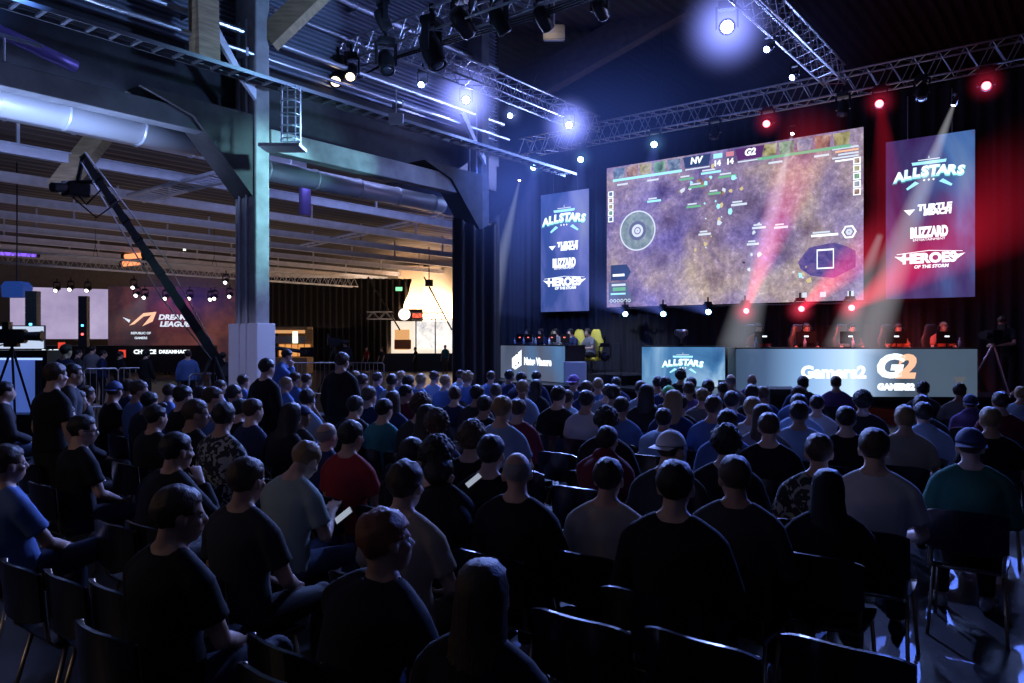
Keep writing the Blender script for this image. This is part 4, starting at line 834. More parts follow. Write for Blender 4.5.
# world
w = bpy.data.worlds.new('hall_dark'); scene.world = w; w.use_nodes = True; w.node_tree.nodes['Background'].inputs[0].default_value = (.10, .12, .30, 1); w.node_tree.nodes['Background'].inputs[1].default_value = .02
area((-3, -3, 9.5), (-4, 6, 0), 48, (.4, .45, 1.0), 14, 8)
scene.view_settings.view_transform = 'Standard'; scene.view_settings.look = 'None'; scene.view_settings.exposure = 0
scene.cycles.use_denoising = True
scene.cycles.max_bounces = 5; scene.cycles.diffuse_bounces = 2; scene.cycles.glossy_bounces = 2; scene.cycles.volume_bounces = 0; scene.cycles.sample_clamp_indirect = 4; scene.cycles.sample_clamp_direct = 40
scene.cycles.transparent_max_bounces = 16
# ================================================================== PEOPLE
def ell(bm, c, r, M=None, seg=14): ball(bm, Vector(c), r, M, seg)
def tf(M, p): return M @ Vector(p)
def trings(bm, M, L, n=16):
    M3 = M.to_3x3(); rings(bm, [(M @ Vector(c), M3 @ Vector((rx, 0, 0)), M3 @ Vector((0, ry, 0))) for c, rx, ry in L], n)
def remesh(name, bm, vox, smooth=2, deci=None):
    me = bpy.data.meshes.new('t'); bmesh.ops.recalc_face_normals(bm, faces=bm.faces[:]); bm.to_mesh(me); bm.free()
    o = bpy.data.objects.new('t', me); col.objects.link(o)
    m = o.modifiers.new('r', 'REMESH'); m.mode = 'VOXEL'; m.voxel_size = vox; m.use_smooth_shade = True
    if smooth: s = o.modifiers.new('s', 'SMOOTH'); s.factor = .5; s.iterations = smooth
    if deci: d = o.modifiers.new('d', 'DECIMATE'); d.ratio = deci
    bpy.context.view_layer.update()
    r = bpy.data.meshes.new_from_object(o.evaluated_get(bpy.context.evaluated_depsgraph_get())); r.name = name
    bpy.data.objects.remove(o); bpy.data.meshes.remove(me); r.shade_smooth(); return r
I4 = Matrix.Identity(4)
HC = Vector((0, .03, .135))
# pose: lean fwd, side, twist, head yaw, head pitch, arms, legs, seated
POSES = {
 'up': dict(), 'right': dict(hy=-32, hp=2), 'left': dict(hy=30, hp=3), 'fwd': dict(lean=24, hp=-12, arms='knees'), 'fwdr': dict(lean=20, hp=-8, hy=-30, arms='knees', side=4),
 'back': dict(lean=-9, hp=6, arms='cross'), 'phone': dict(lean=8, hp=32, arms='phone'), 'tilt': dict(side=7, hy=12, lean=4), 'think': dict(lean=12, hy=-12, arms='think'),
 'cross': dict(lean=-10, hy=-10, legs='cross', arms='lap'), 'stand': dict(stand=1, arms='hang'), 'standop': dict(stand=1, arms='think', hp=15, lean=8, hy=20), 'player': dict(lean=10, arms='desk', hp=4), 'operate': dict(stand=1, arms='desk', hp=22, lean=18, hy=20), 'hang': dict(arms='hangseat', lean=4, hy=4),
}
def pose_mats(P):
    pz = .53 if not P.get('stand') else .95
    U = Matrix.Translation((0, -.05, pz)) @ Matrix.Rotation(R(P.get('twist', 0)), 4, 'Z') @ Matrix.Rotation(R(P.get('side', 0)), 4, 'Y') @ Matrix.Rotation(R(-P.get('lean', 0)), 4, 'X') @ Matrix.Translation((0, .05, -.53))
    Hm = U @ Matrix.Translation((0, -.035, 1.06)) @ Matrix.Rotation(R(P.get('hy', 0)), 4, 'Z') @ Matrix.Rotation(R(-P.get('hp', 0) + P.get('lean', 0) * .8), 4, 'X')
    return U, Hm
def joints(P, U):
    st = P.get('stand'); J = {}
    for s in (-1, 1):
        sh = U @ Vector((s * .172, -.05, .955)); a = P.get('arms', 'lap'); z0 = .42 if st else 0
        if a == 'lap': el, wr = Vector((s * .25, .0, .73 + z0)), Vector((s * .10, .22, .63 + z0))
        elif a == 'knees': el, wr = Vector((s * .20, .25, .66)), Vector((s * .05, .44, .63))
        elif a == 'cross': el, wr = U @ Vector((s * .25, .07, .74)), U @ Vector((-s * .07, .17, .80 + .03 * s))
        elif a == 'phone': el, wr = Vector((s * .23, .07, .72)), Vector((s * .05, .32, .80))
        elif a == 'think':
            if s > 0: el, wr = U @ Vector((.20, .17, .80)), U @ Vector((.07, .13, 1.02))
            else: el, wr = Vector((-.25, .05, .73 + z0)), Vector((.02, .20, .72 + z0))
        elif a == 'hang': el, wr = U @ Vector((s * .245, -.05, .72)), U @ Vector((s * .245, .05, .47))
        elif a == 'hangseat': el, wr = Vector((s * .28, -.03, .72)), Vector((s * .27, .12, .55))
        elif a == 'desk': el, wr = U @ Vector((s * .25, .10, .76)), U @ Vector((s * .12, .36, .80))
        J['arm', s] = (sh, el, wr)
        if st: J['leg', s] = (Vector((s * .09, -.05, .90)), Vector((s * .10, -.02, .50)), Vector((s * .11, -.06, .09)), Vector((s * .13, .10, .04)))
        elif P.get('legs') == 'cross' and s > 0: J['leg', s] = (Vector((.09, -.02, .53)), Vector((.33, .36, .66)), Vector((-.08, .50, .56)), Vector((-.20, .56, .58)))
        else: J['leg', s] = (Vector((s * .09, -.02, .53)), Vector((s * .14, .40, .52)), Vector((s * .14, .38, .09)), Vector((s * .17, .54, .04)))
    return J
def add_hand(bm, wr, el, s, P, fine):
    d = (wr - el).normalized(); up = Vector((0, 0, 1)); sd = d.cross(up).normalized() * s; nrm = sd.cross(d).normalized() * s
    if P.get('arms') in ('lap', 'knees'): d = (d + Vector((0, .2, -.35))).normalized()
    c = wr + d * .05
    rings(bm, [(wr - d * .01, sd * .026, nrm * .02), (wr + d * .03, sd * .037, nrm * .017), (wr + d * .075, sd * .041, nrm * .015), (wr + d * .092, sd * .036, nrm * .012)], 10)
    for k in range(4):
        o = wr + d * .085 + sd * (-.031 + .0205 * k); l = (.068, .078, .073, .056)[k]; cu = -up * .3 if P.get('arms') != 'phone' else nrm * .2
        tube(bm, [o, o + d * l * .5 + sd * (-.006 + .004 * k), o + (d * .8 + cu) * l], [.0098, .009, .0078], 7)
    o = wr + d * .03 - sd * .03
    tube(bm, [o, o + (d * .6 - sd * .8).normalized() * .035, o + (d * 1.1 - sd * .6).normalized() * .066], [.013, .011, .009], 7)
def head_shells(bm, Hm, slim=1.0):
    C = HC
    trings(bm, Hm, [((0, -.012, -.06), .060 * slim, .062), ((0, -.006, 0), .055 * slim, .058), ((0, .0, .06), .054 * slim, .060), ((0, .01, .10), .05 * slim, .06)], 14)
    ell(bm, C + Vector((0, -.014, .035)), (.075, .094, .088), Hm); ell(bm, C + Vector((0, .020, -.035)), (.056, .062, .080), Hm)
    ell(bm, C + Vector((0, .052, -.085)), (.026, .022, .020), Hm)                      # chin
    ell(bm, C + Vector((0, .072, .018)), (.050, .016, .010), Hm)                       # brow
    trings(bm, Hm, [(C + Vector((0, .082, .012)), .008, .008), (C + Vector((0, .094, -.010)), .012, .012), (C + Vector((0, .098, -.026)), .016, .016), (C + Vector((0, .085, -.036)), .012, .01)], 8)   # nose
    ell(bm, C + Vector((0, .078, -.055)), (.024, .012, .007), Hm); ell(bm, C + Vector((0, .076, -.066)), (.021, .012, .007), Hm)  # lips
    for s in (-1, 1):
        ell(bm, C + Vector((s * .077, -.006, -.008)), (.010, .020, .031), Hm); ell(bm, C + Vector((s * .082, -.014, .004)), (.008, .014, .018), Hm)
        ell(bm, C + Vector((s * .040, .055, -.022)), (.022, .022, .020), Hm)
TORSO = [((0, -.045, .44), .150, .115), ((0, -.05, .52), .175, .128), ((0, -.055, .62), .162, .118), ((0, -.06, .72), .148, .106), ((0, -.055, .84), .163, .115), ((0, -.05, .92), .178, .120), ((0, -.05, .965), .185, .102), ((0, -.048, 1.0), .165, .086), ((0, -.045, 1.03), .118, .074), ((0, -.04, 1.062), .078, .066)]
FIG = {}
def figure(pose, vox, deci, female=False):
    """one continuous body plus clothing shapes for a pose"""
    key = (pose, vox, female)
    if key in FIG: return FIG[key]
    P = POSES[pose]; U, Hm = pose_mats(P); J = joints(P, U); zsh = .42 if P.get('stand') else 0
    k = .90 if female else 1.0
    T = [(c, a * k, b_) for c, a, b_ in TORSO]
    b = B(); trings(b, U, T, 18); head_shells(b, Hm, .9 if female else 1)
    for s in (-1, 1):
        sh, el, wr = J['arm', s]; tube(b, [sh + (sh - el).normalized() * .0, sh.lerp(el, .3), sh.lerp(el, .7), el, el.lerp(wr, .3), el.lerp(wr, .7), wr], [.052 * k, .050 * k, .042, .038, .040, .032, .026], 10); ell(b, sh, .052 * k); ell(b, el, .038); tube(b, [U @ Vector((s * .03, -.05, 1.085)), U @ Vector((s * .09, -.052, 1.03)), U @ Vector((s * .165, -.05, .975))], [.036, .040, .045], 10)
        add_hand(b, wr, el, s, P, True)
        hp_, kn, an, toe = J['leg', s]; tube(b, [hp_, hp_.lerp(kn, .5), kn, kn.lerp(an, .3), kn.lerp(an, .75), an], [.085, .075, .056, .055, .040, .036], 12); ell(b, kn, .057)
        tube(b, [an, an.lerp(toe, .6), toe], [.036, .036, .028], 10)
    body = remesh('body', b, vox, 1, deci)
    def shirt(long_, infl=.014, hood=False):
        b = B(); trings(b, U, [(c, a + infl, b_ + infl) for c, a, b_ in T[1:-1]] + [((0, -.042, 1.060), .070 * k + infl, .060 + infl)], 20)
        for s in (-1, 1):
            sh, el, wr = J['arm', s]; ell(b, sh, .052 * k + infl); tube(b, [U @ Vector((s * .05, -.052, 1.058)), U @ Vector((s * .09, -.052, 1.03)), U @ Vector((s * .165, -.05, .975))], [.030 + infl, .039 + infl, .045 + infl], 10)
            if long_: tube(b, [sh, sh.lerp(el, .5), el, el.lerp(wr, .5), el.lerp(wr, .94)], [.056 + infl, .052 + infl, .044 + infl, .040 + infl, .032 + infl], 10); ell(b, el, .044 + infl)
            else: tube(b, [sh, sh.lerp(el, .4), sh.lerp(el, .68)], [.057 * k + infl, .053 * k + infl, .050 * k + infl * 1.4], 10)
        if hood:
            Hk = Matrix.Translation(U @ Vector((0, -.095, 1.075))) @ U.to_3x3().to_4x4()
            ell(b, (0, 0, 0), (.105, .055, .058), Hk); ell(b, (0, -.01, -.05), (.08, .045, .05), Hk)
        return remesh('shirt', b, vox * 1.15, 2, deci)
    def trousers():
        b = B(); hipz = zsh
        trings(b, Matrix.Translation((0, 0, zsh)), [((0, -.045, .43 if not zsh else .40), .155 * k + .012, .12), ((0, -.05, .52), .178 + .010, .135), ((0, -.05, .60), .165, .125)], 18)
        for s in (-1, 1):
            hp_, kn, an, toe = J['leg', s]; tube(b, [hp_, hp_.lerp(kn, .5), kn, kn.lerp(an, .4), kn.lerp(an, .95)], [.098, .087, .070, .066, .054], 12); ell(b, kn, .070)
        return remesh('trousers', b, vox * 1.15, 2, deci)
    b = B()
    for s in (-1, 1):
        hp_, kn, an, toe = J['leg', s]; fd = (toe - an); fd.z = 0; fd = fd.normalized() if P.get('legs') != 'cross' or s < 0 else (toe - an).normalized(); sd = fd.cross(Vector((0, 0, 1))).normalized(); c = an + Vector((0, 0, -.055))
        if s > 0 and P.get('legs') == 'cross': c = an
        z = Vector((0, 0, 1)); L = [(c - fd * .07 + z * .02, .028, .03), (c - fd * .03 + z * .025, .040, .052), (c + fd * .05 + z * .012, .045, .046), (c + fd * .13, .048, .032), (c + fd * .19 - z * .004, .034, .022)]
        sb = B(); rings(sb, [(q, sd * a, z * h_) for q, a, h_ in L], 12); P.setdefault('_sh', {})[s] = sb
    shoes = [mesh('shoe', P['_sh'][s], True) for s in (-1, 1)]; P.pop('_sh')
    top = (Hm @ (HC + Vector((0, -.014, .130)))).z
    FIG[key] = dict(body=body, shirt=shirt, trousers=trousers(), shoes=shoes, U=U, Hm=Hm, top=top, shirts={}, J=J)
    return FIG[key]
# ---- hair, in head space
def hair_mesh(style):
    b = B(); C = HC; ns = 1.0
    def cap(c, r, yface=.050, zface=.050, zlow=-.055, seg=36, amp=.006, fr=28, keep=None):
        M = Matrix.Translation(c) @ Matrix.Diagonal((*r, 1)); t = B(); bmesh.ops.create_uvsphere(t, u_segments=seg, v_segments=26, radius=1, matrix=M)
        kill = [v for v in t.verts if (v.co.z < C.z + zlow) or (v.co.y > C.y + yface and v.co.z < C.z + zface) or (v.co.y > C.y + .012 and v.co.z < C.z + .008) or (v.co.y > C.y - .02 and v.co.z < C.z - .025)]
        bmesh.ops.delete(t, geom=kill, context='VERTS')
        for v in t.verts:
            n = noise.noise(v.co * fr) * amp + noise.noise(v.co * fr * 2.7) * amp * .5
            v.co += (v.co - c).normalized() * n
            if v.co.z < C.z + .01: kk = 1 - min(.16, (C.z + .01 - v.co.z) * 1.9); v.co.x *= kk; v.co.y = c.y + (v.co.y - c.y) * kk
        r_ = bmesh.ops.solidify(t, geom=t.faces[:], thickness=.006) if t.faces else None
        me = bpy.data.meshes.new('t'); t.to_mesh(me); t.free(); b.from_mesh(me); bpy.data.meshes.remove(me)
    c0 = C + Vector((0, -.018, .038))
    if style == 'short': cap(c0, (.084, .102, .096))
    elif style == 'tousled': cap(c0 + Vector((0, 0, .002)), (.085, .103, .099), amp=.011, fr=26)
    elif style == 'buzz': cap(c0, (.079, .098, .0905), amp=.001)
    elif style == 'quiff': cap(c0, (.083, .101, .096)); ell(b, C + Vector((0, .045, .115)), (.055, .045, .028))
    elif style == 'balding':
        cap(c0, (.080, .099, .088), zlow=-.05, amp=.002)
        bmesh.ops.delete(b, geom=[v for v in b.verts if v.co.z > C.z + .075 or (v.co.y > C.y + .02)], context='VERTS')
    elif style == 'curly':
        cap(c0 + Vector((0, 0, .006)), (.098, .114, .110), amp=.008)
        for i in range(90):
            a, e = rnd.uniform(0, 6.28), rnd.uniform(-.45, 1.5); p = c0 + Vector((.094 * math.cos(a) * math.cos(e), .108 * math.sin(a) * math.cos(e), .104 * math.sin(e)))
            if p.y > C.y + .05 and p.z < C.z + .05 or p.z < C.z - .06 or (p.y > C.y + .01 and p.z < C.z): continue
            ell(b, p, rnd.uniform(.014, .022), None, 8)
    elif style in ('long', 'longer'):
        zl = -.22 if style == 'long' else -.34
        L = [((0, .010, .277), .012, .015), ((0, .011, .266), .050, .058), ((0, .011, .235), .077, .090), ((0, .010, .185), .088, .104), ((0, .0, .12), .092, .098), ((0, -.012, .05), .096, .088), ((0, -.04, -.03), .104, .070), ((0, -.075, -.11), .118, .052), ((0, -.09, -.18), .114, .046), ((0, -.10, zl), .085, .03)]
        tt = B(); rings(tt, [(Vector(c), Vector((rx, 0, 0)), Vector((0, ry, 0))) for c, rx, ry in L], 28)
        bmesh.ops.subdivide_edges(tt, edges=tt.edges[:], cuts=2)
        for v in tt.verts:
            a = math.atan2(v.co.y + .05, v.co.x); q_ = .0035 * math.sin(a * 26 + 3 * noise.noise(v.co * 6)); v.co.x += q_ * math.cos(a); v.co.y += q_ * math.sin(a)
        bmesh.ops.delete(tt, geom=[v for v in tt.verts if v.co.y > .055 and v.co.z < .20 or (v.co.y > .03 and v.co.z < .1)], context='VERTS')
        me = bpy.data.meshes.new('t'); tt.to_mesh(me); tt.free(); b.from_mesh(me); bpy.data.meshes.remove(me)
    elif style == 'bun':
        cap(c0, (.083, .101, .095)); ell(b, C + Vector((0, -.105, .085)), (.038, .034, .036))
    elif style == 'ponytail':
        cap(c0, (.083, .101, .095)); tube(b, [C + Vector((0, -.10, .05)), C + Vector((0, -.15, .03)), C + Vector((0, -.155, -.06)), C + Vector((0, -.135, -.16))], [.018, .028, .026, .008], 10)
    elif style in ('cap', 'capback'):
        t = B(); bmesh.ops.create_uvsphere(t, u_segments=32, v_segments=20, radius=1, matrix=Matrix.Translation(C + Vector((0, -.012, .040))) @ Matrix.Diagonal((.087, .106, .098, 1)))
        bmesh.ops.delete(t, geom=[v for v in t.verts if v.co.z < C.z + .030], context='VERTS'); bmesh.ops.solidify(t, geom=t.faces[:], thickness=.004)
        me = bpy.data.meshes.new('t'); t.to_mesh(me); t.free(); b.from_mesh(me); bpy.data.meshes.remove(me)
        sgn = 1 if style == 'cap' else -1; pv = None
        for i in range(13):
            a = math.pi * (i / 12 - .5) * .62; y0, y1 = .095 * math.cos(a), .168 * math.cos(a * .9)
            v = [b.verts.new(C + Vector((.085 * math.sin(a) * 1.3, sgn * (y0) - .012, .036))), b.verts.new(C + Vector((.085 * math.sin(a) * 1.25, sgn * y1 - .012, .026 - .012 * math.sin(a) ** 2)))]
            if pv: b.faces.new((pv[0], v[0], v[1], pv[1]))
            pv = v
        ell(b, C + Vector((0, -.012, .137)), .008)
    elif style == 'hood':
        t = B(); bmesh.ops.create_uvsphere(t, u_segments=28, v_segments=20, radius=1, matrix=Matrix.Translation(C + Vector((0, -.03, .02))) @ Matrix.Diagonal((.103, .122, .13, 1)))
        bmesh.ops.delete(t, geom=[v for v in t.verts if v.co.y > C.y + .055], context='VERTS'); bmesh.ops.solidify(t, geom=t.faces[:], thickness=.008)
        me = bpy.data.meshes.new('t'); t.to_mesh(me); t.free(); b.from_mesh(me); bpy.data.meshes.remove(me)
        trings(b, I4, [((0, -.045, -.03), .105, .09), ((0, -.04, .04), .095, .09)], 18)
    return mesh('hair', b, True)
HAIR = {}
def hair(style):
    if style not in HAIR: HAIR[style] = hair_mesh(style)
    return HAIR[style]
SKIN = [mat('skin_light', (.62, .40, .30), .55, var=.06, vscale=20), mat('skin_mid', (.48, .29, .21), .55, var=.06, vscale=20), mat('skin_tan', (.36, .21, .14), .55, var=.06, vscale=20)]
HCOL = {'black': mat('hair_black', (.012, .010, .010), .5, bump=.6, bscale=160, stretch=(1, 1, .15)), 'brown': mat('hair_brown', (.055, .030, .018), .5, bump=.6, bscale=160, stretch=(1, 1, .15)), 'fair': mat('hair_fair', (.30, .19, .09), .5, bump=.6, bscale=160, stretch=(1, 1, .15)),
        'red': mat('hair_red', (.22, .07, .025), .5, bump=.6, bscale=160, stretch=(1, 1, .15)), 'grey': mat('hair_grey', (.25, .24, .24), .6, bump=.5, bscale=150), 'white': mat('cap_white', (.72, .72, .74), .7), 'green': mat('cap_green', (.12, .55, .12), .7), 'navy': mat('cap_navy', (.03, .05, .16), .7), 'purple': mat('cap_purple', (.2, .1, .4), .7)}
CLO = {'black': (.012, .012, .015), 'charcoal': (.04, .04, .045), 'navy': (.02, .03, .09), 'blue': (.10, .18, .42), 'lightblue': (.30, .42, .62), 'white': (.62, .62, .64), 'grey': (.20, .20, .22), 'tan': (.42, .34, .27), 'maroon': (.15, .02, .035), 'red': (.32, .025, .03), 'purple': (.14, .08, .26), 'green': (.04, .16, .12), 'teal': (.05, .25, .28), 'yellow': (.75, .62, .05), 'orange': (.55, .16, .08), 'paletee': (.33, .42, .40)}
def cloth(c):
    if c in ('floral', 'camo', 'check'):
        n = 'cloth_' + c
        if n in MATS: return MATS[n]
        m = mat(n, (.1, .1, .1), .85); nt = m.node_tree; bs = nt.nodes['Principled BSDF']; tc = [x for x in nt.nodes if x.type == 'TEX_COORD'][0]
        if c == 'check': tx = nt.nodes.new('ShaderNodeTexWave'); tx.inputs['Scale'].default_value = 14; tx.inputs['Distortion'].default_value = 1
        else: tx = nt.nodes.new('ShaderNodeTexNoise'); tx.inputs['Scale'].default_value = 16; tx.inputs['Detail'].default_value = 2; tx.inputs['Distortion'].default_value = 1.5
        cr = nt.nodes.new('ShaderNodeValToRGB'); cr.color_ramp.interpolation = 'CONSTANT'; cr.color_ramp.elements[0].color = (.02, .025, .03, 1); cr.color_ramp.elements[1].position = .53; cr.color_ramp.elements[1].color = (.38, .40, .38, 1) if c != 'check' else (.12, .14, .3, 1)
        nt.links.new(tc.outputs['Object'], tx.inputs['Vector']); nt.links.new(tx.outputs['Fac'], cr.inputs['Fac']); nt.links.new(cr.outputs['Color'], bs.inputs['Base Color']); return m
    return mat('cloth_' + c, CLO[c], .85, bump=.25, bscale=14, spec=.25)
M_JEANS = [mat('jeans_dark', (.02, .025, .05), .85, bump=.2), mat('trousers_black', (.012, .012, .014), .85, bump=.2), mat('trousers_khaki', (.15, .12, .08), .85, bump=.2), mat('jeans_blue', (.06, .09, .18), .85, bump=.2)]
M_SHOE = [mat('shoe_black', (.015, .015, .017), .5), mat('shoe_white', (.55, .55, .57), .5)]
M_EYE = mat('eye_white', (.7, .7, .7), .2); M_IRIS = mat('iris_dark', (.02, .015, .01), .15)
b = B(); bmesh.ops.create_uvsphere(b, u_segments=12, v_segments=8, radius=.012); EYE = mesh('eye', b, True)
b = B(); tube(b, [(0, .0095, 0), (0, .0126, 0)], .0055, 10); IRIS = mesh('iris', b, True)
def person(loc, rz, pose, style, hc, top, long_, skin, label, group, near, s=1.0, hood=False, legs=0, shoes=True, female=False, glasses=False, slot=None):
    vox, deci = (.0115, .55) if near else (.019, .42)
    Fg = figure(pose, vox, deci, female); rt = root('person', loc, rz, label, 'person', group); rt.scale = (s, s, s)
    put('body', Fg['body'], SKIN[skin], rt)
    k = (long_, hood)
    if k not in Fg['shirts']: Fg['shirts'][k] = Fg['shirt'](long_, .020 if long_ else .014, hood)
    put('jacket' if long_ else 'shirt', Fg['shirts'][k], cloth(top), rt); put('trousers', Fg['trousers'], M_JEANS[legs], rt)
    if style != 'bald':
        o = put('cap' if style.startswith('cap') else ('hood' if style == 'hood' else 'hair'), hair(style), HCOL[hc] if hc in HCOL else cloth(hc), rt); o.matrix_local = Fg['Hm']
        if style.startswith('cap'): o = put('hair', hair('buzz'), HCOL['brown'], rt); o.matrix_local = Fg['Hm']
    if near or pose in ('player', 'operate'):
        for sx in (-1, 1):
            e = put('eye', EYE, M_EYE, rt); e.matrix_local = Fg['Hm'] @ Matrix.Translation(HC + Vector((sx * .031, .066, .002)))
            i_ = put('iris', IRIS, M_IRIS, e)
    if shoes:
        for q in Fg['shoes']: put('shoe', q, M_SHOE[legs % 2], rt)
    if glasses:
        b = B()
        for sx in (-1, 1): tube(b, [HC + Vector((sx * .033 + .022 * math.cos(a), .090, .002 + .017 * math.sin(a))) for a in [2 * math.pi * j / 12 for j in range(13)]], .002, 5, False); tube(b, [HC + Vector((sx * .055, .088, .004)), HC + Vector((sx * .082, .0, .006))], .002, 5)
        tube(b, [HC + Vector((-.012, .092, .004)), HC + Vector((.012, .092, .004))], .002, 5)
        o = put('glasses', b, M_DARKM, rt); o.matrix_local = Fg['Hm']
    return rt
def standing_top(pose): return figure(pose, .019, .42)['top']

# ------------------------------------------------------------------ chairs
M_SEAT = mat('chair_black_shell', (.012, .012, .015), .22, 0, spec=.6); M_LEG = mat('chair_tube_bronze', (.45, .36, .26), .3, .9)
def curved_plate(w, h, curve, th, n=12, top_round=.03):
    """plate in XZ, bulging towards -Y at its middle"""
    b = B(); V = []
    for i in range(n + 1):
        u_ = i / n * 2 - 1; x = u_ * w / 2; y = -curve * (1 - u_ * u_); dz = -top_round * abs(u_) ** 4
        V.append([b.verts.new((x, y, 0 - dz * .6)), b.verts.new((x, y + th, 0 - dz * .6)), b.verts.new((x, y + th, h + dz)), b.verts.new((x, y, h + dz))])
    for a, c in zip(V, V[1:]):
        for k in range(4): b.faces.new((a[k], a[(k + 1) % 4], c[(k + 1) % 4], c[k]))
    b.faces.new(V[0]); b.faces.new(V[-1][::-1]); return b
b = curved_plate(.45, .27, .045, .016); BACK = mesh('backrest', b)
def seat_bm():
    b = B(); L = []
    for y, z, w in ((-.21, .455, .19), (-.19, .445, .205), (0, .435, .215), (.14, .442, .215), (.20, .44, .21), (.215, .425, .20)): L.append((y, z, w))
    pv = None
    for y, z, w in L:
        v = [b.verts.new((-w, y, z + .012)), b.verts.new((-w * .6, y, z)), b.verts.new((w * .6, y, z)), b.verts.new((w, y, z + .012)), b.verts.new((w, y, z - .006)), b.verts.new((-w, y, z - .006))]
        if pv:
            for k in range(6): b.faces.new((pv[k], v[k], v[(k + 1) % 6], pv[(k + 1) % 6]))
        else: b.faces.new(v)
        pv = v
    b.faces.new(pv[::-1]); return b
SEAT = mesh('seat', seat_bm())
def leg_bm(s, f):
    b = B()
    if f: tube(b, [(s * .19, .15, .43), (s * .215, .20, .02), (s * .215, .2, 0)], .011, 8)
    else: tube(b, [(s * .19, -.14, .43), (s * .215, -.25, .02), (s * .215, -.25, 0)], .011, 8)
    return b
LEGS = [mesh('leg', leg_bm(s, f), True) for s in (-1, 1) for f in (0, 1)]
b = B()
for s in (-1, 1): tube(b, [(s * .19, .19, .425), (s * .19, -.17, .425), (s * .195, -.22, .47), (s * .205, -.245, .60), (s * .207, -.265, .80)], .011, 8)
tube(b, [(-.19, .15, .42), (.19, .15, .42)], .01, 6); tube(b, [(-.19, -.15, .42), (.19, -.15, .42)], .01, 6); FRAME = mesh('frame', b, True)
def joined(parts):
    b = B()
    for me, M in parts:
        t = bpy.data.meshes.new('t'); q = B(); q.from_mesh(me); q.transform(M); q.to_mesh(t); q.free(); b.from_mesh(t); bpy.data.meshes.remove(t)
    return b
MB = Matrix.Translation((0, -.262, .56)) @ Matrix.Rotation(R(5), 4, 'X')
FARCHAIR = mesh('stacking_chair', joined([(SEAT, I4), (BACK, MB), (FRAME, I4)] + [(l, I4) for l in LEGS]))
def chair(x, y, rz, near, label, group):
    if not near:
        o = put('stacking_chair', FARCHAIR, M_SEAT, None, (x, y, 0), (0, 0, rz)); return tag(o, label, 'chair', group)
    t = root('stacking_chair', (x, y, 0), rz, label, 'chair', group)
    put('seat', SEAT, M_SEAT, t); o = put('backrest', BACK, M_SEAT, t); o.matrix_local = MB
    put('frame', FRAME, M_LEG, t)
    for l in LEGS: put('leg', l, M_LEG, t)
    return t

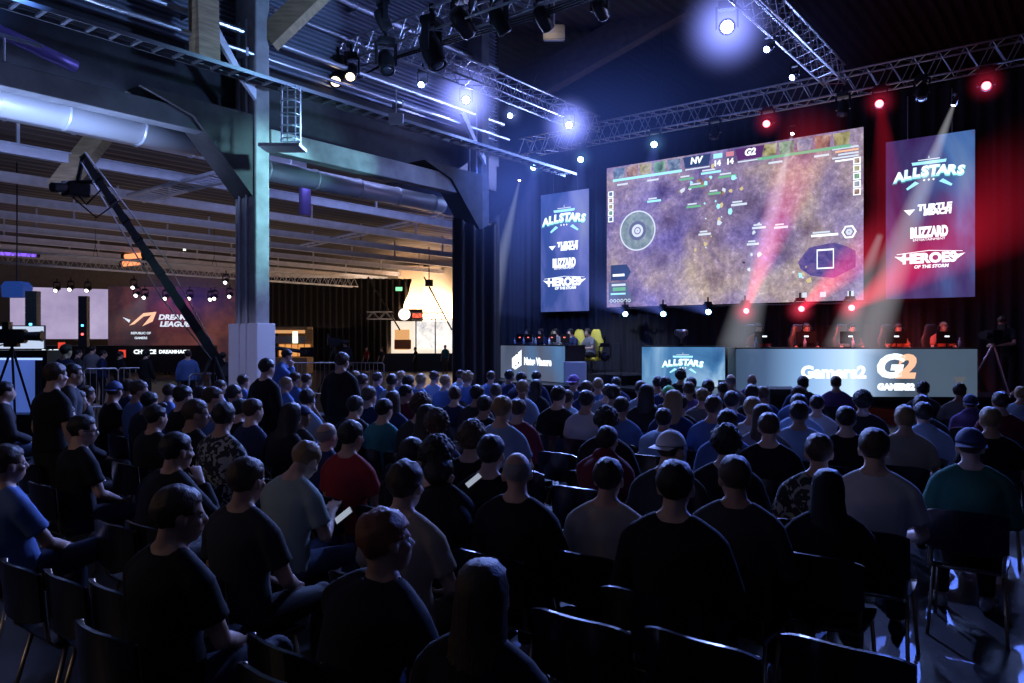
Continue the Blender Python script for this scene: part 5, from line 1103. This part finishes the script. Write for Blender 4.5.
# ------------------------------------------------------------------ the seated crowd
# x, head-top y, pose, hair, hair colour, top, long sleeves(L)/short(S)/hooded(H), legs, label
C_ = """
6 382 up short black charcoal L|dark-haired spectator in charcoal beside the blue-lit booth
115 382 left capback navy black S|broad spectator in a black tee and blue-lit cap before the barrier
130 380 up short brown navy L
140 382 right tousled brown blue S
150 391 up short black charcoal S
170 384 left short brown blue S
184 386 up tousled black black S
202 386 up short black navy L
214 387 right short brown blue L
221 380 up buzz brown lightblue S
235 385 up short black navy S
244 375 up tousled brown blue L
197 400 right short brown black S|dark-haired spectator in profile beside the floral shirt
224 402 left short black floral S|big spectator in glasses and a black and white floral shirt|G
241 402 up tousled black black L
254 397 up short brown navy S
77 390 right short black black L
88 387 up tousled brown charcoal S
65 405 right short brown charcoal S
84 416 right short black black S|dark-haired spectator in black with glasses before the standing man|G
157 405 up quiff black black L|spectator with tall dark hair beside the one resting chin on hand
178 432 think short black black L|spectator in black resting chin on one hand
9 450 cross short brown blue S|spectator in a blue tee with one leg crossed over the knee, end of row
248 455 up short brown charcoal S|short-haired spectator in charcoal just behind the pale tee with phone
181 490 right short brown black S|dark-haired spectator in black turned away, alone in the rearmost chair row
287 377 right short fair blue S
307 374 up short brown lightblue S
296 372 up tousled brown blue L
307 389 left short black lightblue S|spectator in a shiny light blue shirt under the standing man in dark stripe
260 397 up balding grey black L|shaven-headed older spectator in black below the standing man by the pillar
292 401 up long black black L
302 410 right capback navy charcoal S|spectator in a dark cap beside the balding man|Z7.1
328 420 fwd balding grey navy S|balding spectator in navy leaning forward beside the red shirt
352 421 up short black red S|broad spectator in a dark red tee, dark short hair
306 449 phone short fair paletee S|fair-haired man in a pale tee looking down at a phone
356 396 up short black black L
363 374 up short brown lightblue S
356 371 left short fair blue S
370 387 up tousled brown navy L
378 372 up short brown blue L
385 399 up short black teal S|dark-haired spectator in a plain blue-green tee
392 374 left short black lightblue L
393 392 left long brown navy L
401 371 up short fair blue S
409 375 up short black navy S
407 385 right short black maroon S
421 374 up tousled fair blue L
422 395 up curly brown charcoal L
435 371 up short brown lightblue S
428 406 up long black black L|long dark-haired spectator behind the curly-haired one
437 412 left curly brown navy L|curly-haired spectator in navy with a blue glint
413 439 up short black black L|spectator in black half hidden between the tan tee and the red tee|Z4.9
438 436 up curly black black L
407 457 up tousled brown tan S|brown-haired spectator in a tan tee in front of the reddish-haired man|Z3.75
441 457 fwd short black black H|dark-haired spectator in a black hooded top beside the tan tee
446 375 up short fair blue S
455 387 left tousled brown navy L|stout spectator in navy with light brown hair beside the aisle of blue faces
461 370 up short brown lightblue S
468 372 up curly fair blue L
478 385 up tousled black charcoal S
485 396 hang short black black L|dark broad-shouldered spectator next to the burgundy top
473 424 up curly brown black S|frizzy-haired spectator with a blue glint on the shoulder
492 440 up short black black S|dark-haired spectator in black holding a pale sheet
496 384 up short brown navy L
503 396 up short fair lightblue S
491 371 left short brown blue S
510 370 up short black navy L
388 505 fwdr tousled red black L|reddish-haired man in a black jacket hunched forward|Z2.85
485 568 up longer brown black L|long-haired spectator seen from behind, lowest in the crowd|FZ2.25
519 399 up short brown maroon L|brown-haired spectator in a burgundy sweater
523 380 up short fair lightblue S
522 372 up short black navy L
537 371 up short black navy L
537 380 up long black black L|long dark-haired spectator below the angled desk|F
568 389 fwd short brown lightblue S|spectator in a pale shirt bent forward beside the white shirt
559 386 up short black black S
574 375 up capback purple navy S|spectator in a purple cap below the white case
587 390 up short black white S|dark-haired spectator in a white tee beside the bent-forward one
587 381 up short brown navy S
598 378 left short fair blue S
614 385 up tousled black charcoal S
608 384 up short brown grey S
622 397 up short black blue S|dark-haired spectator in a mid blue tee beyond the white tee
616 377 up short black navy L
606 406 left curly black black L
608 424 fwd short black maroon L|broad dark-haired spectator in a maroon hooded top|H
517 449 left balding grey black L|balding spectator in black beside the empty chairs|Z4.1
609 459 up short black tan S|dark-haired boy in a tan tee seated upright|Z3.95
641 381 up short brown lightblue S
647 385 up long black black L|black-haired spectator in black under the edge of the podium
658 376 up short black blue L
666 377 up tousled black navy L
669 386 up cap green charcoal S|spectator wearing a bright green cap
674 391 up long fair navy L|long fair-haired spectator behind the green cap|F
681 395 up short black black L|dark-haired spectator in black directly below the trophy
681 370 up curly black black L|frizzy-haired spectator silhouetted against the podium title
664 409 fwd short black lightblue L|spectator in a pale blue shirt leaning, with dark hair
672 430 right capback white charcoal S|spectator in a white baseball cap
676 455 up short black black L|very dark broad spectator centred between the tan tee and the profile man|Z3.55
689 381 up short brown purple S
691 377 left short black navy L
703 388 up short fair grey S
708 380 up tousled black black L
723 382 up short black charcoal S
731 374 up balding grey grey S|balding spectator between the podium and the long desk
714 395 up short brown blue S
732 391 up short black navy L
728 408 up tousled black blue L|dark-haired spectator with blue shoulders behind the white cap
753 397 up short fair white S|fair spectator in a striped white tee
727 430 up curly black black L|curly black-haired spectator in front of the profile man
734 462 left short brown charcoal L|spectator turning head sharply to the side in a dark jacket|Z3.65
752 374 up bald black purple S|bald spectator against the near end of the long desk
752 385 up tousled black black L
762 386 up short brown navy S
763 409 up long brown grey L
803 376 up short black navy L
799 386 right short brown blue S
799 394 up short black lightblue S
817 395 up short black white S|dark-haired spectator in a white tee beside the light shirt
799 401 up short black lightblue L|dark-haired spectator in a pale long-sleeved shirt
769 410 up short brown black S
836 376 up short brown purple S|broad spectator in a purple tee against the long desk
863 392 up curly black black L|curly-haired spectator in black below the bright lettering
846 406 up short black black S|dark-haired spectator in black before the purple tee
819 434 up short brown camo S|brown-haired spectator in a mottled camouflage tee
828 466 up longer black black L|spectator with long black hair beside the off-white tee|FZ4.1
874 432 up short brown white S|brown-haired spectator in an off-white tee, arms resting|Z4.25
923 381 up short black charcoal S|dark-haired spectator below the orange numeral
922 395 up tousled brown charcoal L
905 406 up tousled fair tan S|blond spectator beside the blue hooded top
923 402 up short black lightblue H|dark-haired spectator in a light blue hooded top
960 383 right short brown grey S|short-haired spectator below the far end of the long desk
970 394 fwd capback navy purple H|spectator in a purple hooded top leaning forward
1000 392 up short brown maroon S
990 407 up short fair black S|short fair-haired spectator in black beside the green jacket
970 429 up capback navy green L|spectator in a green jacket and dark cap
"""
ROWS = [1.45 + .93 * i for i in range(14)]
OR = ['rearmost', 'second', 'third', 'fourth', 'fifth', 'sixth', 'seventh', 'eighth', 'ninth', 'tenth', 'eleventh', 'twelfth', 'thirteenth', 'foremost']
ON = ['first', 'second', 'third', 'fourth', 'fifth', 'sixth', 'seventh', 'eighth', 'ninth', 'tenth', 'eleventh', 'twelfth', 'thirteenth', 'fourteenth', 'fifteenth', 'sixteenth', 'seventeenth', 'eighteenth', 'nineteenth', 'twentieth']
crowd = []
for ln in C_.strip().split('\n'):
    a = ln.split('|'); w_ = a[0].split(); lab = a[1] if len(a) > 1 else None; fl = a[2] if len(a) > 2 else ''
    x, y = float(w_[0]), float(w_[1]); dx, dy = ray(x)
    best = None
    for ri, Yr in enumerate(ROWS):
        hy_ = -.04 + {'fwd': .33, 'fwdr': .28, 'phone': .12, 'think': .16, 'back': -.1, 'cross': -.13}.get(w_[2], 0)     # head is off the seat centre
        z = (Yr + hy_) / dy; ht = CAMH - (y - HY) * z / F; X = dx * z; near = z < 6.2
        base = {'fwd': 1.22, 'fwdr': 1.24, 'phone': 1.24, 'back': 1.30, 'cross': 1.28}.get(w_[2], 1.31)
        cost = abs(ht - base) * 5 + (0 if 1.12 < ht < 1.44 else 5)
        for c in crowd:
            if c['r'] == ri and abs(c['X'] - X) < .44: cost += (.44 - abs(c['X'] - X)) * 2.2
        if best is None or cost < best[0]: best = (cost, ri, Yr, X, ht, base, z)
    cost, ri, Yr, X, ht, base, z = best
    if 'Z' not in fl and y > 403: fl += 'Z%.3f' % ((CAMH - base) * F / (y - HY))
    if 'Z' in fl:
        z = float(fl.split('Z')[1]); fl = fl.split('Z')[0]; X, Yr = dx * z, dy * z - hy_; ht = CAMH - (y - HY) * z / F; ri = min(range(len(ROWS)), key=lambda q: abs(ROWS[q] - Yr))
    crowd.append(dict(x=x, y=y, pose=w_[2], hair=w_[3], hc=w_[4], top=w_[5], sl=w_[6], lab=lab, fl=fl, r=ri, Y=Yr, X=X, ht=ht, z=z))
# spread neighbours of one row a little
for it in range(3):
    for i, c in enumerate(crowd):
        for d_ in crowd[i + 1:]:
            if c['r'] == d_['r'] and abs(c['X'] - d_['X']) < .43:
                g = (.43 - abs(c['X'] - d_['X'])) * .22; sg = 1 if c['Y'] >= d_['Y'] else -1; c['Y'] += g * sg; d_['Y'] -= g * sg
CW = {'lightblue': 'light blue', 'tan': 'tan', 'paletee': 'pale'}
order = {}
for i, c in enumerate(crowd):
    for d_ in crowd[i + 1:]:
        q = math.hypot(c['X'] - d_['X'], c['Y'] - d_['Y'])
        if q < .0: print('CLOSE', c['x'], c['y'], d_['x'], d_['y'], round(q, 2))
for ri in range(len(ROWS)):
    rr_ = sorted([c for c in crowd if c['r'] == ri], key=lambda c: c['X'])
    for i, c in enumerate(rr_): c['n'] = i; c['of'] = len(rr_)
for c in crowd:
    near = c['z'] < 6.4; c['near'] = near
    ang = math.atan2(-8.7 - c['X'], 21 - c['Y']) * -1      # turn towards the big screen
    rz = ang * .55 + rnd.uniform(-.07, .07)
    female = 'F' in c['fl']; pose = c['pose']
    if pose == 'up' and not c['lab'] and rnd.random() < .4: pose = rnd.choice(['back', 'tilt', 'left', 'hang'])
    c['pose2'] = pose
    Fg = figure(pose, .0115 if near else .019, .55 if near else .42, female); s = max(.90, min(1.06, c['ht'] / Fg['top']))
    ho = Matrix.Rotation(rz, 3, 'Z') @ ((Fg['Hm'] @ HC) * s); ho.z = 0; wx, wy = ray(c['x']); c['X'] = wx / wy * (c['Y'] + .02 + ho.y) - ho.x
    tops = {'S': 'tee', 'L': 'long-sleeved top', 'H': 'hooded top'}[c['sl']]
    hw = {'long': 'long %s hair', 'longer': 'long %s hair', 'curly': 'curly %s hair', 'tousled': 'tousled %s hair', 'buzz': 'cropped %s hair', 'balding': 'thinning %s hair', 'cap': '%s cap', 'capback': '%s cap', 'quiff': 'swept-up %s hair', 'bald': 'bald head', 'bun': '%s hair bun'}.get(c['hair'], 'short %s hair')
    hw = hw % c['hc'] if '%' in hw else hw
    seatpos = 'row %s, seat %s' % (OR[c['r']], ON[min(c['n'], 19)])
    seatpos = '%s from the aisle in the %s row' % (ON[min(c['n'], 19)], OR[c['r']])
    lab = c['lab'] or '%s, %s %s, %s' % (hw, CW.get(c['top'], c['top']), 'tee' if c['sl'] == 'S' else 'top', seatpos)
    c['lab'] = lab
    person((c['X'], c['Y'] + .02, 0), rz, pose, c['hair'], c['hc'], c['top'], c['sl'] != 'S', rnd.choice([0, 0, 1, 1, 2]), lab, 'seated spectators', near, s, hood=(c['sl'] == 'H' or 'H' in c['fl']), legs=rnd.choice([0, 1, 1, 2, 3]), shoes=c['z'] < 8, female=female, glasses='G' in c['fl'])
    # chair under the person
    chair(c['X'], c['Y'] + .0, rz * .25, c['z'] < 7.6, 'black bronze-legged chair under the spectator %s' % seatpos, 'chairs of the audience')
# ---- empty chairs the photo shows
E_ = [(20, 560, 'empty chair at the aisle end of the rearmost row'), (66, 572, 'empty chair second from the aisle end of the rearmost row'), (112, 582, 'empty chair third from the aisle end of the rearmost row'), (163, 592, 'empty chair just before the dark-haired man in the rearmost row'),
      (285, 640, 'empty chair beside the long-haired spectator, with a bright rim'), (578, 612, 'empty chair with bright curved rim below the tan tee boy'), (703, 634, 'empty chair with bright rim directly behind the very dark broad spectator'),
      (540, 432, 'empty chair farthest in the gap beside the maroon top'), (558, 446, 'second empty chair in the gap beside the maroon top'), (556, 462, 'third empty chair in the gap before the balding man'), (575, 434, 'empty chair just before the maroon top'), (560, 483, 'empty chair beside the balding man in black'),
      (925, 470, 'empty chair between the off-white tee and the blue hooded top'), (1010, 470, 'empty chair past the green jacket'), (690, 500, 'empty chair half hidden by the white cap'), (845, 640, 'empty chair behind the long black hair'), (150, 520, 'empty chair in the dark beside the man resting his chin')]
used = [(c['X'], c['Y']) for c in crowd]
for i, (x, y, lab) in enumerate(E_):
    dx, dy = ray(x); z = (CAMH - .83) * F / (y - HY); Y = z * dy + .27; X = dx * z
    Yr = min(ROWS + [ROWS[0] - .93], key=lambda q: abs(q - Y)) if y < 560 else Y
    X = X if abs(Yr - Y) < .01 else dx / dy * (Yr - .27)
    for _ in range(8 if y < 560 else 0):
        for (a, b2) in used:
            if abs(b2 - Yr) < .5 and abs(a - X) < .5: X = a + (.5 if X >= a else -.5)
    used.append((X, Yr))
    if x > 500 and y < 500 or True: chair(X, Yr, rnd.uniform(-.04, .04), z < 7.6, 'black bronze-legged ' + lab, 'empty chairs')
# ---- standing people
def stand_at(x, y, z, pose, hairs, hc, top, long_, label, face, near=False, lift=0, Hs=None, **kw):
    p = atz(x, y, z); Fg = figure(pose, .0115 if near else .019, .55 if near else .42, kw.get('female', False)); h = p.z - lift
    s = max(.8, min(1.15, h / Fg['top'])); return person((p.x, p.y, lift), face, pose, hairs, hc, top, long_, 0, label, None, near, s, **kw)
stand_at(57, 362, 6.6, 'stand', 'short', 'brown', 'black', False, 'tall man in black standing among the seats before the blue-lit booth', R(10), True, legs=1)
stand_at(74, 363, 7.6, 'stand', 'short', 'black', 'charcoal', True, 'man with glasses standing just beyond the tall man in black', R(-20), True, legs=1, glasses=True)
stand_at(268, 358, 8.6, 'stand', 'short', 'black', 'black', True, 'man in a long-sleeved black top standing before the clad pillar', R(5), legs=1)
stand_at(343, 352, 9.4, 'stand', 'short', 'brown', 'black', True, 'man in black standing in the crowd beyond the pillar, stripe on back', R(15), legs=1)
stand_at(281, 349, 13.3, 'standop', 'short', 'black', 'blue', True, 'camera operator in blue beside the clad pillar', R(-40), legs=1)
stand_at(345, 340, 24.5, 'stand', 'short', 'brown', 'charcoal', True, 'far figure on the raised camera position beside the tripod camera', R(60), legs=1, lift=.35)
stand_at(67, 344, 13.0, 'stand', 'short', 'black', 'navy', True, 'man in navy standing behind the seats in front of the white words', R(20), legs=1)
for i, (x, y, z, tp, lb) in enumerate(((79, 349, 19.8, 'charcoal', 'first of the onlookers behind the barrier, in charcoal'), (93, 345, 20.6, 'grey', 'onlooker with a pale halo light around the head'), (104, 350, 20.2, 'navy', 'onlooker in navy behind the barrier panel joint'), (121, 351, 20.4, 'black', 'onlooker in black beside the red printed mark'), (147, 350, 19.6, 'black', 'onlooker with bushy dark hair behind the barrier'), (188, 350, 18.2, 'blue', 'onlooker in bright blue near the crane base'), (223, 352, 17.4, 'black', 'operator in black at the foot of the crane'))):
    stand_at(x, y, z, 'stand', 'curly' if i == 4 else 'short', 'black', tp, True, lb, R([0, 30, -20, 10, 15, 60, 40][i]), legs=1)
stand_at(415, 347, 40, 'stand', 'short', 'black', 'black', False, 'dark figure walking before the white exhibition booth', R(120), legs=1)
stand_at(445, 345, 40, 'stand', 'short', 'brown', 'teal', False, 'figure in a turquoise tee before the white exhibition booth', R(200), legs=2)
stand_at(366, 351, 41, 'stand', 'short', 'brown', 'red', False, 'far figure in red before the dark aisle curtain', R(180), legs=1)
stand_at(381, 350, 40, 'stand', 'short', 'black', 'charcoal', False, 'far figure in charcoal at the edge of the exhibition booth', R(180), legs=1)
for i, x in enumerate((143, 167, 181, 199)): # casters behind the second stage desk
    stand_at(x, 345, 36.2, 'stand', 'short', ['fair', 'brown', 'fair', 'black'][i], ['orange', 'charcoal', 'yellow', 'navy'][i], True, 'presenter behind the far caster desk wearing ' + ['orange', 'charcoal', 'yellow', 'navy'][i], R(-150), legs=1, shoes=False)
# stage camera operator at the far end
op = stand_at(1008, 317, 16.9, 'operate', 'tousled', 'brown', 'black', False, 'camera operator in a black tee bent over a tripod camera on stage', R(150), False, lift=SZ, legs=1)
stand_at(1021, 386, 10.2, 'up', 'short', 'fair', 'lightblue', False, 'spectator lit blue at the very edge of the stage end', R(5), legs=1)
def tv_camera(p, rz, h, lift, label):
    t = root('tripod_camera', (p[0], p[1], lift), rz, label, 'camera'); tripod(t, h, .55, M_ALU if 'pale' in label else M_DARKM, .022)
    b = B(); box(b, (0, 0, h + .18), (.2, .42, .24)); bevel(b, .02, 2); put('camera_body', b, M_DARKM, t)
    b = B(); tube(b, [(0, .2, h + .18), (0, .42, h + .18), (0, .46, h + .18)], [.07, .08, .095], 16); put('lens', b, M_DARKM, t)
    b = B(); box(b, (-.12, -.12, h + .36), (.16, .1, .12)); put('viewfinder', b, M_DARKM, t)
    b = B(); tube(b, [(.05, -.1, h + .04), (.2, -.5, h - .05)], .014, 6); put('pan_handle', b, M_DARKM, t)
    b = B(); box(b, (0, 0, h + .03), (.14, .2, .06)); put('tripod_head', b, M_DARKM, t); return t
p = atz(1000, 345, 16.6); tv_camera((p.x - .12, p.y, 0), R(160), 1.18, SZ, 'black television camera on a pale tripod at the end of the stage')
p = atz(334, 350, 24.0); tv_camera((p.x, p.y, 0), R(-30), 1.6, 0, 'far tripod camera before the dark aisle curtain')
p = atz(12, 330, 12.6); tv_camera((p.x, p.y, 0), R(-40), 1.75, 0, 'dark camera on a tall tripod against the lit booth')
b = B(); tube(b, [atz(262, 346, 20), atz(284, 349, 20), atz(306, 352, 20)], .05, 8); t = root('boom_camera', (0, 0, 0), 0, 'thin dark boom with a small camera poking out past the clad pillar', 'camera'); put('boom', b, M_DARKM, t)
q = atz(308, 352, 20); b = B(); box(b, q, (.3, .3, .25)); tube(b, [q + Vector((.1, -.1, 0)), q + Vector((.25, -.3, 0))], .08, 10); put('head', b, M_DARKM, t); b = B(); q2 = atz(272, 348, 20); tube(b, [q2, (q2.x, q2.y, 0)], .04, 8); put('post', b, M_DARKM, t)

# ---- players on stage
def gaming_chair(p, rz, m, label):
    t = root('gaming_chair', p, rz, label, 'chair', 'gaming chairs on stage')
    b = B(); trings(b, Matrix.Translation((0, -.30, .50)) @ Matrix.Rotation(R(8), 4, 'X'), [((0, 0, 0), .20, .05), ((0, 0, .2), .23, .06), ((0, 0, .5), .27, .055), ((0, 0, .62), .20, .055), ((0, 0, .82), .15, .05), ((0, 0, .88), .10, .03)], 20); put('backrest', mesh('backrest', b, True), m, t)
    b = B(); box(b, (0, 0, .43), (.52, .50, .11)); bevel(b, .03, 2); put('seat', b, m, t)
    for s in (-1, 1): b = B(); box(b, (s * .3, 0, .66), (.07, .3, .03)); tube(b, [(s * .3, 0, .44), (s * .3, 0, .65)], .02, 6); put('armrest', b, M_DARKM, t)
    b = B(); tube(b, [(0, 0, .08), (0, 0, .40)], .03, 8)
    for k in range(5): a = 2 * math.pi * k / 5; tube(b, [(0, 0, .09), (.3 * math.cos(a), .3 * math.sin(a), .05)], .02, 6); ball(b, (.3 * math.cos(a), .3 * math.sin(a), .03), .03)
    put('wheel_base', b, M_DARKM, t); return t
def headset(rt, Fg, label):
    t = root('headset', rt.location, rt.rotation_euler.z, label, 'headset', 'headsets worn by the players'); t.scale = rt.scale; b = B(); pts = []
    for j in range(13): a = math.pi * j / 12; pts.append(HC + Vector((.098 * math.cos(a), -.01, .03 + .105 * math.sin(a))))
    tube(b, pts, .012, 6); o = put('headband', b, M_DARKM, t); o.matrix_local = Fg['Hm']
    for s in (-1, 1): b = B(); tube(b, [HC + Vector((s * .085, -.005, -.005)), HC + Vector((s * .115, -.005, -.005))], .045, 14); o = put('ear_cup', b, M_DARKM, t); o.matrix_local = Fg['Hm']
M_YEL = mat('chair_yellow', (.80, .66, .06), .55); M_BLKV = mat('chair_black_vinyl', (.02, .02, .022), .4)
for i, px in enumerate((757, 805, 850, 896, 941)):
    f = td.rotation_euler.z; y_ = 323.5 if i < 4 else 321.5; q = atz(px, y_, 17.55 + .0 * i); s = (q.z - (SZ + .26)) / figure('player', .019, .42)['top']; s = max(.92, min(1.08, s))
    rt = person((q.x, q.y, SZ + .26), f + math.pi, 'player', 'short', ['black', 'brown', 'black', 'brown', 'fair'][i], ['red', 'black', 'maroon', 'orange', 'orange'][i], False, [0, 1, 0, 0, 0][i], 'player wearing a headset behind the %s monitor of the long desk' % onm[i], 'players at the long desk', False, s, legs=1)
    headset(rt, figure('player', .019, .42), 'black headset on the %s player of the long desk' % onm[i]); gaming_chair(rt.location + Vector((-math.sin(f) * .05, math.cos(f) * .05, 0)), f + math.pi, M_BLKV, 'black gaming chair of the %s player at the long desk' % onm[i])
for i, px in enumerate((530, 543, 558, 573, 590)):
    f = tl.rotation_euler.z; z = 25.1 - i * .62; q = atz(px, 328.5, z); s = max(.9, min(1.08, (q.z - (SZ + .26)) / figure('player', .019, .42)['top']))
    rt = person((q.x, q.y, SZ + .26), f + math.pi, 'player', 'short', ['black', 'brown', 'black', 'black', 'brown'][i], 'navy' if i % 2 else 'grey', False, 0, 'player wearing a headset, %s in line at the angled desk' % onm[i], 'players at the angled desk', False, s, legs=1)
    headset(rt, figure('player', .019, .42), 'black headset on the %s player of the angled desk' % onm[i])
    gaming_chair(rt.location + Vector((-math.sin(f) * .06, math.cos(f) * .06, 0)), f + math.pi + (.5 if i > 2 else 0), M_YEL if i in (1, 3, 4) else M_BLKV, ('yellow' if i in (1, 3, 4) else 'black') + ' gaming chair of the %s player at the angled desk' % onm[i]).scale = (.95, .95, .95)
q = atz(599, 334, 22.2); 0 and gaming_chair(Vector((q.x, q.y, SZ + .26)), R(150), M_YEL, 'empty bright yellow gaming chair turned at the end of the angled desk')
# ---- small things in the crowd
M_PAPER = mat('paper_white', (.75, .76, .8), .7)
def paper(x, y, zc, label, rz=0, w=.21, h=.30, tilt=0):
    p = atz(x, y, (CAMH - zc) * F / (y - HY)); t = root('paper_sheet', (p.x, p.y, zc), rz, label, 'paper', rot=(tilt, 0, rz)); b = B(); pv = None
    for i in range(7):
        v = [b.verts.new((w * (i / 6 - .5), yy, .008 * math.sin(i * 1.1) + .004)) for yy in (-h / 2, h / 2)]
        if pv: b.faces.new((pv[0], v[0], v[1], pv[1]))
        pv = v
    put('sheet', b, M_PAPER, t); b = B(); box(b, (0, .05, .018), (w * .7, h * .12, .002)); put('printed_band', b, mat('print_grey', (.3, .3, .35), .7), t)
paper(537, 466, .475, 'paper sheet lying on an empty chair seat beside the balding man', .2); paper(541, 480, .475, 'second pale sheet lying beside the balding man', -.3); paper(573, 510, .475, 'pale sheet on a seat before the tan tee boy', .5)
paper(577, 598, .475, 'blue-lit sheet on the empty chair with bright rim', .7); paper(562, 668, .03, 'folded sheet on the floor under the nearest empty chair', .9); paper(592, 672, .03, 'larger sheet on the floor beside the folded one', .3, .3, .42); paper(530, 640, .03, 'sheet on the floor beside the long hair', .2)
for (x, y, z, lab, lit) in ((344, 516, 3.75, 'glowing white phone in the hand of the fair-haired man', 1), (474, 481, 4.1, 'pale sheet-like tablet held by the dark-haired spectator', 1)):
    p = atz(x, y, z); t = root('phone', p, R(40), lab, 'phone', rot=(R(40), R(18), R(-25))); w_, h_ = (.055, .10) if z < 4 else (.05, .10); b = B(); box(b, (0, 0, 0), (w_, h_, .009)); bevel(b, .003, 2); put('case', b, M_DARKM, t); b = B(); box(b, (0, 0, .006), (w_ * .92, h_ * .93, .002)); put('display', b, glow('phone_white', (.7, .8, 1), .45), t)
for i, (x, y, zc) in enumerate(((352, 626, .03), (668, 660, .03), (880, 600, .03), (1005, 610, .03), (300, 600, .03))):
    p = atz(x, y, (CAMH - zc) * F / (y - HY)); bt = B(); tube(bt, [(0, 0, 0), (0, 0, .15), (0, 0, .18), (0, 0, .21)], [.034, .034, .014, .014], 12)
    o = root('water_bottle', (p.x, p.y, 0), 0, 'water bottle on the floor ' + ['beside the reddish-haired man', 'under the empty chair behind the dark spectator', 'beyond the long black hair', 'in the blue light patches by the aisle', 'between the rear rows beside the pale tee man'][i], 'bottle'); put('body', mesh('bottle', bt, True), M_BOT, o); b = B(); tube(b, [(0, 0, .21), (0, 0, .232)], .017, 10); put('cap', b, M_WHITE, o)
